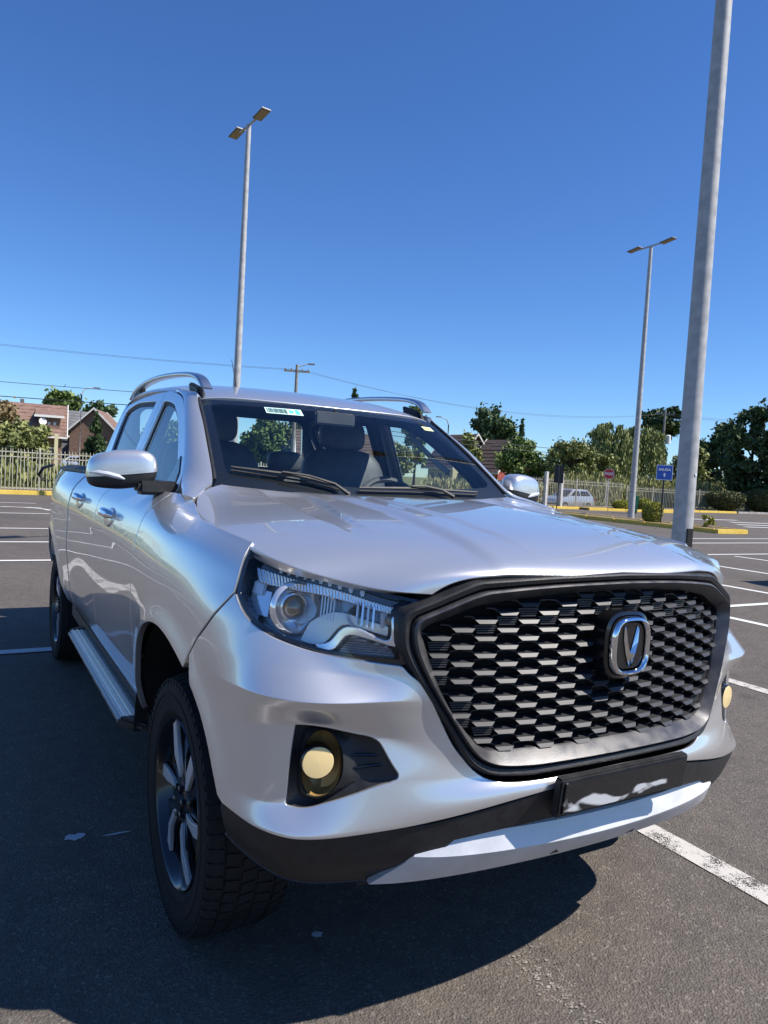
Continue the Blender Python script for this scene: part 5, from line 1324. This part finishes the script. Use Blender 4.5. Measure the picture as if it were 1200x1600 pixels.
# seen over and through the cab
tree('conifer_tree', 41.8, 82.4, 12.2, 1.8, 'conifer', 'conifer top showing above the truck roof', n=3600, leaf=.22, shape='cone', z0=1.5, clumps=40)
tree('broadleaf_tree', 46.4, 74.1, 10.8, 1.7, 'green', 'leafy tree top just behind the right roof rail', n=4200, leaf=.2)
for i, (x, y, h, r, m, lab) in enumerate(((22.8, 63.5, 6.3, 2.2, 'green', 'bushy tree seen through the cab, left part of the rear window'), (27.6, 67.0, 6.9, 2.6, 'olive', 'bushy tree seen through the cab, right part of the rear window'),
        (31.0, 60.8, 5.2, 2.2, 'green', 'low tree seen through the cab behind the driver seat'), (35.5, 61.5, 5.0, 2.6, 'olive', 'low olive tree seen through the driver side window'), (16.5, 72, 6.0, 3.2, 'green', 'broad tree hidden behind the cab pillar'))):
    tree('broadleaf_tree', x, y, h, r, m, lab, n=5200, leaf=.17, group='trees seen through the cab')
# right
tree('broadleaf_tree', 66.0, 84.8, 12.8, 3.9, 'conifer', 'tall dense tree behind the white gabled house', n=8500, leaf=.26, z0=1.0, clumps=44)
tree('conifer_tree', 69.3, 81.6, 10.4, 1.6, 'conifer', 'slim dark conifer right of the tall dense tree', n=4200, leaf=.2, shape='cone', z0=1, clumps=44)
tree('palm_like_tree', 48.2, 66.0, 6.9, 1.6, 'olive', 'spiky olive tree left of the white gabled house', n=4200, leaf=.17)
tree('broadleaf_tree', 45.2, 52.8, 5.9, 2.6, 'green', 'dark green bushy tree above the right door mirror', n=8500, leaf=.13, z0=.2, clumps=48)
tree('broadleaf_tree', 46.6, 47.6, 5.8, 2.7, 'olive', 'grey green bushy tree behind the stop sign and gate', n=9000, leaf=.12, z0=.2, clumps=50)
tree('broadleaf_tree', 49.4, 47.2, 5.0, 2.2, 'olive', 'smaller grey green tree between the bushy tree and the willow', n=6500, leaf=.12, z0=.2, clumps=40)
willow(55.5, 51.2, 8.1, 2.7, 'tall weeping willow left of the middle lamp pole'); willow(60.4, 51.6, 8.6, 2.5, 'weeping willow between the middle lamp pole and the exit sign')
tree('araucaria_tree', 75.6, 61.6, 12.2, 2.6, 'dark', 'flat topped dark conifer behind the utility pole', n=4600, leaf=.22, z0=7.6, clumps=26)
tree('broadleaf_tree', 72.0, 53.3, 8.4, 2.2, 'conifer', 'dark tree just right of the thick lamp pole', n=6000, leaf=.19, z0=.4)
tree('broadleaf_tree', 56.5, 42.6, 5.9, 1.9, 'olive', 'loose olive tree behind the thick lamp pole', n=6500, leaf=.13, z0=.3)
tree('evergreen_tree', 63.0, 44.0, 8.5, 2.3, 'dark', 'dark evergreen beside the black cypress mass', n=8500, leaf=.16, z0=.3, clumps=44)
tree('evergreen_tree', 54.8, 35.4, 9.0, 2.35, 'dark', 'nearly black evergreen at the right edge', n=11000, leaf=.14, z0=.2, clumps=60)
tree('evergreen_tree', 56.0, 32.5, 10.3, 2.5, 'dark', 'tallest black evergreen cut by the right edge', n=11000, leaf=.14, z0=.2, clumps=60)
# clipped bushes
clipped('topiary_bush', 47.5, 32.35, 1.26, 1.26, 1.60, 'hedge', 'dome clipped bush left of the pair by the fence', n=9000, leaf=.055, z0=.10, boxy=2.2, taper=.34, group='dome clipped bushes')
clipped('topiary_bush', 53.4, 33.0, 1.40, 1.40, 1.92, 'hedge', 'dome clipped bush cut by the right edge', n=9000, leaf=.055, z0=.05, boxy=2.3, taper=.16, group='dome clipped bushes')
clipped('topiary_bush', 45.4, 35.6, .75, .75, 1.3, 'dark', 'dark round bush behind the exit sign post', n=4000, leaf=.05, boxy=2.4)
clipped('golden_bush', 22.0, 17.5, .34, .34, .90, 'gold', 'upright golden bush beside the exit sign', n=5200, leaf=.028, z0=.12, boxy=3, group='golden bushes')
tree('golden_bush', 22.3, 15.2, .62, .30, 'gold', 'open straggly golden bush at the near end of the island', 'bush', n=650, leaf=.035, trunk=.015, z0=.14, clumps=14, group='golden bushes')
clipped('golden_bush', 33.0, 28.9, .75, .4, .62, 'gold', 'low golden bush in front of the silver hatchback', n=4200, leaf=.04, boxy=2.6, z0=.1, group='golden bushes')
clipped('golden_bush', 34.9, 29.0, .48, .4, .80, 'gold', 'golden bush just below the stop sign', n=4200, leaf=.04, boxy=2.6, z0=.1, group='golden bushes')
# reeds and dry grass strips behind the fence
def strip(name, x0, x1, off, h, mat, n, kindlabel):
    x = RNG.uniform(x0, x1, n); y = 25.2+.13*x+off+RNG.uniform(-1.2, 1.2, n); z = RNG.uniform(.05, 1, n)**.8*h*RNG.uniform(.6, 1.05, n)
    v, f = quads(np.stack([x, y, z], 1), .07, .8, 2.6); o = quick(name, v, f, LEAF[mat]); tag(o, kindlabel, 'grass', kind='stuff')
strip('dry_grass', 24, 34, 8, 1.35, 'straw', 6000, 'tall straw coloured grass behind the gate')
strip('reed_bed', 34, 66, 6.5, 2.3, 'reed', 16000, 'tall yellow green reeds behind the long fence')
strip('garden_hedge', -14, 16, 7.5, 1.0, 'olive', 9000, 'ragged low hedge behind the left fence')

# ------------------------------------------------------------------ houses
BRICK = noisy('house_brick', (.16, .095, .07), (.24, .15, .11), 5, .9, bump=.3, bump_scale=12); TILE = noisy('roof_tile_red', (.165, .10, .075), (.25, .155, .12), 2.2, .85, bump=.5, bump_scale=10); TILED = noisy('roof_tile_brown', (.085, .055, .042), (.13, .09, .07), 2, .9, bump=.5, bump_scale=10)
TRIM = principled('house_trim_white', (.72, .70, .66), .7); CREAM = principled('house_cream', (.62, .54, .33), .8); DKW = principled('window_dark', (.03, .035, .04), .15); GREYR = noisy('roof_grey', (.10, .10, .105), (.15, .15, .155), 2, .85)
def gable_house(name, loc, rz, w, d, eave, ridge, wall, roof, label, overhang=.45, cols=0):
    """ridge runs along local x"""
    root = empty(name, loc, rz); tag(root, label, 'house')
    b = MB().box((-w/2, -d/2, 0), (w/2, d/2, eave))
    for s in (-1, 1): b.add([(s*w/2, -d/2, eave), (s*w/2, d/2, eave), (s*w/2, 0, ridge-.12)], [(0, 1, 2)])
    b.build('wall', wall, root)
    for s in (-1, 1):
        o = overhang; sl = (ridge-eave)/(d/2); y1 = s*(d/2+o); z1 = eave-sl*o
        # courses of tiles as stepped bands
        n = 9; r = MB()
        for k in range(n):
            t0, t1 = k/n, (k+1)/n; ya, za = y1*(1-t0), z1+(ridge-z1)*t0; yb, zb = y1*(1-t1), z1+(ridge-z1)*t1
            r.add([(-w/2-o, ya, za+.09), (w/2+o, ya, za+.09), (w/2+o, yb, zb+.03), (-w/2-o, yb, zb+.03), (-w/2-o, ya, za), (w/2+o, ya, za)], [(0, 1, 2, 3), (4, 5, 1, 0)])
        r.build('roof_slope', roof, root)
        MB().box((-w/2-o, y1-.06 if s > 0 else y1-.02, z1-.16), (w/2+o, y1+.02 if s > 0 else y1+.06, z1+.02)).build('fascia', TRIM, root)
        for e in (-1, 1):
            x = e*(w/2+o); MB().add([(x-.04, y1, z1-.12), (x+.04, y1, z1-.12), (x+.04, 0, ridge-.08), (x-.04, 0, ridge-.08), (x-.04, y1, z1+.12), (x+.04, y1, z1+.12), (x+.04, 0, ridge+.16), (x-.04, 0, ridge+.16)], [(0, 1, 2, 3), (4, 7, 6, 5), (0, 4, 5, 1), (0, 3, 7, 4), (1, 5, 6, 2)]).build('barge_board', TRIM, root)
    for k in range(cols):
        x = -w/2+.5+k*(w-1)/(max(cols-1, 1)); MB().box((x-.16, -d/2-1.0, 0), (x+.16, -d/2-.7, eave-.1)).build('porch_column', CREAM, root)
    for k in range(3):
        x = -w/2+w*(k+.6)/3.2; q = MB().box((x-.45, -d/2-.03, 1.0), (x+.45, -d/2+.02, 2.1)).build('window', TRIM, root); MB().box((x-.38, -d/2-.045, 1.07), (x+.38, -d/2-.031, 2.03)).build('pane', DKW, q)
    return root
h1 = gable_house('brick_house', (4.7, 78.5, 0), rad(-6), 4.6, 6.6, 3.55, 6.35, BRICK, TILE, 'brick house with red tiled roof and satellite dish at the left', cols=4)
dm = MB().box((.15, -2.9, 3.9), (2.1, -1.0, 5.0)).build('dormer', BRICK, h1); MB().add([(-.15, -3.2, 5.0), (2.4, -3.2, 5.0), (2.4, -.3, 5.75), (-.15, -.3, 5.75), (-.15, -3.2, 5.16), (2.4, -3.2, 5.16), (2.4, -.3, 5.9), (-.15, -.3, 5.9)], [(0, 1, 2, 3), (4, 7, 6, 5), (0, 4, 5, 1), (1, 5, 6, 2), (0, 3, 7, 4)]).build('dormer_roof', TILE, dm); MB().box((-.2, -3.26, 4.98), (2.45, -3.2, 5.2)).build('dormer_fascia', TRIM, dm)
for x in (1.1, 1.6): MB().box((x-.12, -2.93, 4.3), (x+.12, -2.89, 4.55)).build('vent', TRIM, dm)
MB().lathe([(.0005, 0), (.18, .02), (.34, .08), (.35, .09), (.18, .035), (.0005, .015)], 20, Matrix.Translation((.55, -3.15, 4.55)) @ Matrix.Rotation(rad(75), 4, 'X') @ Matrix.Rotation(rad(15), 4, 'Y')).build('satellite_dish', LAMPW, h1, smooth=True)
MB().box((-1.6, .1, 6.2), (-1.25, .45, 6.75)).build('chimney', GREYR, h1)
h2 = gable_house('brick_house', (12.3, 90, 0), rad(70), 6.5, 5.2, 4.4, 6.9, BRICK, TILE, 'second red roofed house beside the dark conifer', cols=0)
gable_house('grey_roof_house', (9.2, 96, 0), rad(10), 5.0, 6.0, 4.2, 7.0, GREYR, GREYR, 'grey roofed house between the two red roofs')
gable_house('gabled_house', (57.9, 71.4, 0), rad(-84), 5.0, 6.4, 3.1, 6.6, noisy('house_red', (.28, .06, .05), (.36, .09, .07), 3, .8), TILED, 'brown tiled house with white barge boards right of the windscreen', overhang=.7)
gable_house('gabled_house', (55.6, 77.4, 0), rad(-84), 5.0, 6.8, 3.4, 7.2, CREAM, TILED, 'brown tiled house with white gable behind the windscreen pillar', overhang=.7)
gable_house('bungalow', (27.5, 57, 0), rad(-20), 7, 6, 2.8, 4.9, CREAM, TILED, 'pale bungalow glimpsed through the cab windows', cols=3)

# ------------------------------------------------------------------ utility poles, street lamps, wires
WOOD = noisy('pole_concrete', (.20, .18, .16), (.28, .26, .24), 3, .9); WIREM = principled('wire_black', (.03, .03, .032), .6)
def utility(x, y, h, label, rz, trafo=False):
    root = empty('utility_pole', (x, y, 0), rz); tag(root, label, 'utility pole')
    MB().tube([(0, 0, -.1), (0, 0, h)], [.17, .11], 10).build('pole', WOOD, root, smooth=True)
    MB().box((-.95, -.06, h-.55), (.95, .06, h-.42)).build('cross_arm', WOOD, root)
    for k in (-.85, -.4, .4, .85): MB().lathe([(.05, 0), (.06, .08), (.035, .16), (.0005, .18)], 8, Matrix.Translation((k, 0, h-.42))).build('insulator', LAMPK, root)
    if trafo:
        MB().box((-.05, -.5, h-3.4), (.05, .1, h-3.3)).build('bracket', WOOD, root)
        MB().lathe([(.0005, 0), (.30, 0), (.30, .85), (.24, .92), (.0005, .95)], 14, Matrix.Translation((.45, -.1, h-3.6))).build('transformer', LAMPW, root, smooth=True)
        MB().lathe([(.0005, 0), (.26, 0), (.26, .75), (.0005, .8)], 14, Matrix.Translation((-.45, -.1, h-3.5))).build('transformer', LAMPK, root, smooth=True)
    else:
        MB().tube([(0, 0, h-.2), (.35, 0, h-.05), (.85, 0, h+.12)], .04, 6).build('lamp_arm', GALV, root); MB().box((.8, -.1, h+.06), (1.3, .1, h+.16)).build('lamp_head', LAMPK, root, bevel=.02)
    return root
utility(62.6, 50.8, 9.9, 'utility pole with transformers left of the thick lamp pole', rad(-42), True)
utility(19.7, 48.7, 9.1, 'utility pole with street lamp above the truck roof', rad(-22))
def street_lamp(x, y, h, rz, label):
    root = empty('street_lamp', (x, y, 0), rz); tag(root, label, 'street lamp')
    MB().tube([(0, 0, 0), (0, 0, h*.9), (.25, 0, h*.97), (1.2, 0, h)], [.10, .07, .05, .04], 8).build('mast', GALV, root, smooth=True); MB().box((1.1, -.12, h-.06), (1.75, .12, h+.06)).build('lamp_head', LAMPK, root, bevel=.03)
street_lamp(8.5, 77.0, 8.4, rad(0), 'curved street lamp above the tiled house'); street_lamp(46.8, 67.9, 8.3, rad(180), 'curved street lamp beside the right windscreen pillar')
def wire(a, b, sag, label, r=.014):
    P = [tuple(np.array(a)*(1-t)+np.array(b)*t-np.array([0, 0, 4*sag*t*(1-t)])) for t in np.linspace(0, 1, 22)]
    tag(MB().tube(P, r, 4).build('power_line', WIREM, None), label, 'power line', 'overhead power lines')
A1 = (-30, 62, 10.6); B1 = (19.7, 48.7, 8.75); Cc = (62.6, 50.8, 9.5); D1 = (85, 28, 9.6)
for i, (dz, dx) in enumerate(((0, 0), (-.06, .85))):
    wire((A1[0], A1[1]+dx, A1[2]+dz), (B1[0]+dx*.8, B1[1]-dx*.4, B1[2]+dz), .9, ('upper' if i == 0 else 'lower')+' thin power line sagging from the left edge to the pole above the cab', .008)
    wire((B1[0]+dx*.8, B1[1]-dx*.4, B1[2]+dz), (Cc[0], Cc[1]+dx, Cc[2]+dz), 1.5, ('upper' if i == 0 else 'lower')+' thin power line spanning the sky above the hood', .008)
    wire((Cc[0], Cc[1]+dx, Cc[2]+dz), (D1[0], D1[1]+dx, D1[2]+dz), .8, ('upper' if i == 0 else 'lower')+' thin power line running to the right edge', .012)
wire((-30, 62, 6.8), (19.7, 48.7, 6.3), .4, 'thick cable above the left house roofs', .018); wire((-30, 62, 5.6), (19.7, 48.7, 5.4), .35, 'thickest cable crossing the left house roof', .028)
wire((19.7, 48.7, 5.2), (62.6, 50.8, 5.2), .5, 'pale cable crossing in front of the gabled house', .024); wire((19.7, 48.7, 4.9), (62.6, 50.8, 4.7), .5, 'lower pale cable in front of the bushy trees', .024)

# ------------------------------------------------------------------ signs
SIGNB = principled('sign_blue', (.015, .09, .42), .4); SIGNR = principled('sign_red', (.60, .03, .03), .4); SIGNW = principled('sign_white', (.80, .80, .80), .45); POSTB = principled('post_black', (.015, .015, .016), .5)
def text_mesh(txt, size, mat, parent, loc, rz=0.0, name='lettering', bold=.0):
    cu = bpy.data.curves.new(name, 'FONT'); cu.body = txt; cu.size = size; cu.align_x = 'CENTER'; cu.align_y = 'CENTER'; cu.extrude = .002; cu.offset = bold
    o = bpy.data.objects.new('tmp_text', cu); COL.objects.link(o); dg = bpy.context.evaluated_depsgraph_get(); me = bpy.data.meshes.new_from_object(o.evaluated_get(dg)); bpy.data.objects.remove(o)
    me.materials.clear(); me.materials.append(mat); q = link(name, me, None, parent); q.rotation_euler = (rad(90), 0, rz); q.location = loc; return q
def sign(name, x, y, rz, label): r = empty(name, (x, y, 0), rz); return tag(r, label, 'sign')
s1 = sign('exit_sign', 21.9, 17.0, rad(-38), 'square blue sign reading SALIDA on a dark post')
MB().tube([(0, 0, 0), (0, 0, 2.3)], .03, 8).build('post', POSTB, s1); pn = MB().box((-.30, -.05, 1.77), (.30, -.032, 2.35)).build('panel', SIGNW, s1); MB().box((-.28, -.053, 1.79), (.28, -.0505, 2.33)).build('panel_face', SIGNB, pn)
text_mesh('SALIDA', .135, SIGNW, pn, (0, -.056, 2.17), bold=.004); MB().prism([(-.028, 2.04), (.028, 2.04), (.028, 1.96), (.05, 1.96), (0, 1.88), (-.05, 1.96), (-.028, 1.96)], -.0575, -.0545, 1).build('arrow', SIGNW, pn)
s2 = sign('stop_sign', 36.2, 33.2, rad(-44), 'red octagonal stop sign reading PARE on a grey post')
MB().tube([(0, 0, 0), (0, 0, 2.6)], .04, 8).build('post', GALV, s2)
octo = lambda r: [(r*math.cos(rad(22.5+45*k)), 2.27+r*math.sin(rad(22.5+45*k))) for k in range(8)]
pn = MB().prism(octo(.37), -.07, -.045, 1).build('panel', SIGNW, s2); MB().prism(octo(.345), -.076, -.0715, 1).build('panel_face', SIGNR, pn); text_mesh('PARE', .26, SIGNW, pn, (0, -.079, 2.27), bold=.007)
s3 = sign('notice_board', 27.3, 28.5, rad(-40), 'black notice board on a thin post behind the hood')
MB().tube([(0, 0, 0), (0, 0, 2.3)], .03, 8).build('post', POSTB, s3); MB().box((-.26, -.05, 1.45), (.26, .02, 2.44)).build('panel', POSTB, s3, bevel=.01); MB().box((-.01, -.056, 1.48), (.01, -.0505, 2.42)).build('panel_joint', LAMPK, s3)
# bins
BINM = noisy('bin_green', (.05, .22, .10), (.09, .30, .15), 3, .5); BIND = principled('bin_green_dark', (.012, .085, .055), .5)
def wheelie(x, y, rz, mat, w, h, label):
    root = empty('rubbish_bin', (x, y, 0), rz); tag(root, label, 'bin')
    b = MB(); a = [(-w*.40, -w*.40), (w*.40, -w*.40), (w*.40, w*.40), (-w*.40, w*.40)]; v = [(p, q, .06) for p, q in a]+[(p*1.2, q*1.2, h*.9) for p, q in a]
    b.add(v, [(0, 3, 2, 1), (4, 5, 6, 7), (0, 1, 5, 4), (1, 2, 6, 5), (2, 3, 7, 6), (3, 0, 4, 7)]); b.build('bin_body', mat, root, bevel=.03)
    MB().box((-w*.52, -w*.55, h*.9), (w*.52, w*.52, h)).build('lid', mat, root, bevel=.03)
    for s in (-1, 1): MB().tube([(s*w*.38-.03, w*.42, .09), (s*w*.38+.03, w*.42, .09)], .09, 10).build('wheel', POSTB, root)
wheelie(30.1, 25.6, rad(-40), BINM, .52, 1.02, 'light green wheeled bin beside the middle lamp pole')
wheelie(42.6, 34.4, rad(-35), BIND, 1.25, 1.25, 'dark green rubbish container by the fence, behind the exit sign')

# ------------------------------------------------------------------ parked cars
def small_car(name, loc, rz, col, label, L=3.75, W=1.62, H=1.42):
    root = empty(name, loc, rz); tag(root, label, 'car')
    m = paint_mat('car_paint_'+str(len(MATS)), col, .35, .6, flake=False)
    # lower body: lofted sections along y (front at -y)
    ys = [-.5, -.485, -.42, -.22, 0, .25, .42, .485, .5]; tops = [.62, .72, .82, .92, .95, .95, .93, .88, .80]; wid = [.80, .90, .96, 1, 1, 1, .99, .95, .88]; bots = [.32, .26, .22, .20, .20, .20, .22, .28, .36]
    v = []
    for y, t, w, b_ in zip(ys, tops, wid, bots):
        hw = W/2*w; v += [(-hw*.9, y*L, b_), (-hw, y*L, b_+.14), (-hw*1.0, y*L, t-.22), (-hw*.93, y*L, t), (hw*.93, y*L, t), (hw, y*L, t-.22), (hw, y*L, b_+.14), (hw*.9, y*L, b_)]
    n = 8; f = [(i*n+j, (i+1)*n+j, (i+1)*n+(j+1) % n, i*n+(j+1) % n) for i in range(len(ys)-1) for j in range(n)]+[tuple(range(n)), tuple((len(ys)-1)*n+j for j in range(n-1, -1, -1))]
    b = MB(); b.v = v; b.f = f; b.build('body', m, root, bevel=.02)
    # cabin
    sec = [(-.20, .93, .66), (-.04, H-.03, .56), (.10, H, .57), (.34, H-.03, .56), (.47, .92, .64)]
    v = []
    for y, z, hw in sec: v += [(-hw*W/1.62, y*L, z), (hw*W/1.62, y*L, z)]
    base = [(-.72*W/1.62, -.21*L, .90), (.72*W/1.62, -.21*L, .90), (-.72*W/1.62, .475*L, .90), (.72*W/1.62, .475*L, .90)]
    v += base; f = [(2*i, 2*i+1, 2*i+3, 2*i+2) for i in range(4)]+[(10, 0, 2, 4, 6, 8, 12), (11, 13, 9, 7, 5, 3, 1), (10, 11, 1, 0), (8, 9, 13, 12)]
    b = MB(); b.v = v; b.f = f; b.build('cabin', m, root, bevel=.02)
    glass = principled('car_glass', (.015, .02, .022), .06, 0, .5) if 'car_glass' not in MATS else MATS['car_glass']
    def lerp(a, c, t): return tuple(a[i]+(c[i]-a[i])*t for i in range(3))
    hx = W/1.62
    MB().add([(-.55*hx, -.19*L-.015, 1.0), (.55*hx, -.19*L-.015, 1.0), (.49*hx, -.065*L-.015, H-.10), (-.49*hx, -.065*L-.015, H-.10)], [(0, 1, 2, 3)]).build('windscreen', glass, root)
    MB().add([(-.53*hx, .462*L+.012, 1.0), (.53*hx, .462*L+.012, 1.0), (.47*hx, .375*L+.012, H-.10), (-.47*hx, .375*L+.012, H-.10)], [(3, 2, 1, 0)]).build('rear_window', glass, root)
    for s in (-1, 1):
        for y0, y1, y2, y3 in ((-.15, .10, .10, -.03), (.13, .40, .33, .13)):
            MB().add([(s*(.695*hx), y0*L, .98), (s*(.695*hx), y1*L, .98), (s*(.60*hx), y2*L, H-.12), (s*(.60*hx), y3*L, H-.12)], [(0, 1, 2, 3)]).build('side_window', glass, root)
        MB().box((s*W/2*.93-.07, .478*L, .68), (s*W/2*.93+.07, .492*L, .90)).build('tail_light', principled('car_tail_red', (.40, .02, .015), .2, 0, .5) if 'car_tail_red' not in MATS else MATS['car_tail_red'], root, bevel=.01)
        MB().box((s*W/2*.80-.12, -.497*L, .58), (s*W/2*.80+.12, -.485*L, .70)).build('headlight', CHROME, root, bevel=.01)
        for y in (-.32, .30):
            w = MB().lathe([(.18, -.09), (.27, -.09), (.29, -.07), (.29, .07), (.27, .09), (.18, .09)], 24, Matrix.Translation((s*W/2*.90, y*L, .29)) @ Matrix.Rotation(rad(90), 4, 'Y')).build('wheel', RUBBER, root, smooth=True)
            MB().lathe([(.19, .05), (.17, .085), (.05, .06), (.0005, .07)], 20, Matrix.Translation((s*W/2*.90, y*L, .29)) @ Matrix.Rotation(rad(90)*s, 4, 'Y')).build('rim', SATIN, w, smooth=True)
    MB().box((-W*.46, .485*L, .34), (W*.46, .512*L, .56)).build('bumper', m, root, bevel=.03); MB().box((-.25, .513*L, .60), (.25, .515*L, .71)).build('number_plate', SIGNW, root)
    return root
small_car('hatchback_car', (32.8, 33.4, -.28), rad(-82), (.55, .56, .57), 'silver hatchback parked by the gate, seen from behind')
small_car('parked_car', (7.6, 64.5, 0), rad(80), (.75, .76, .76), 'white car parked behind the left fence by the brick house', L=4.2)
small_car('parked_car', (10.55, 2.45, 0), rad(180), (.30, .05, .05), 'parked car just outside the right edge whose shadow falls on the lot', L=4.5, W=1.8, H=1.75)
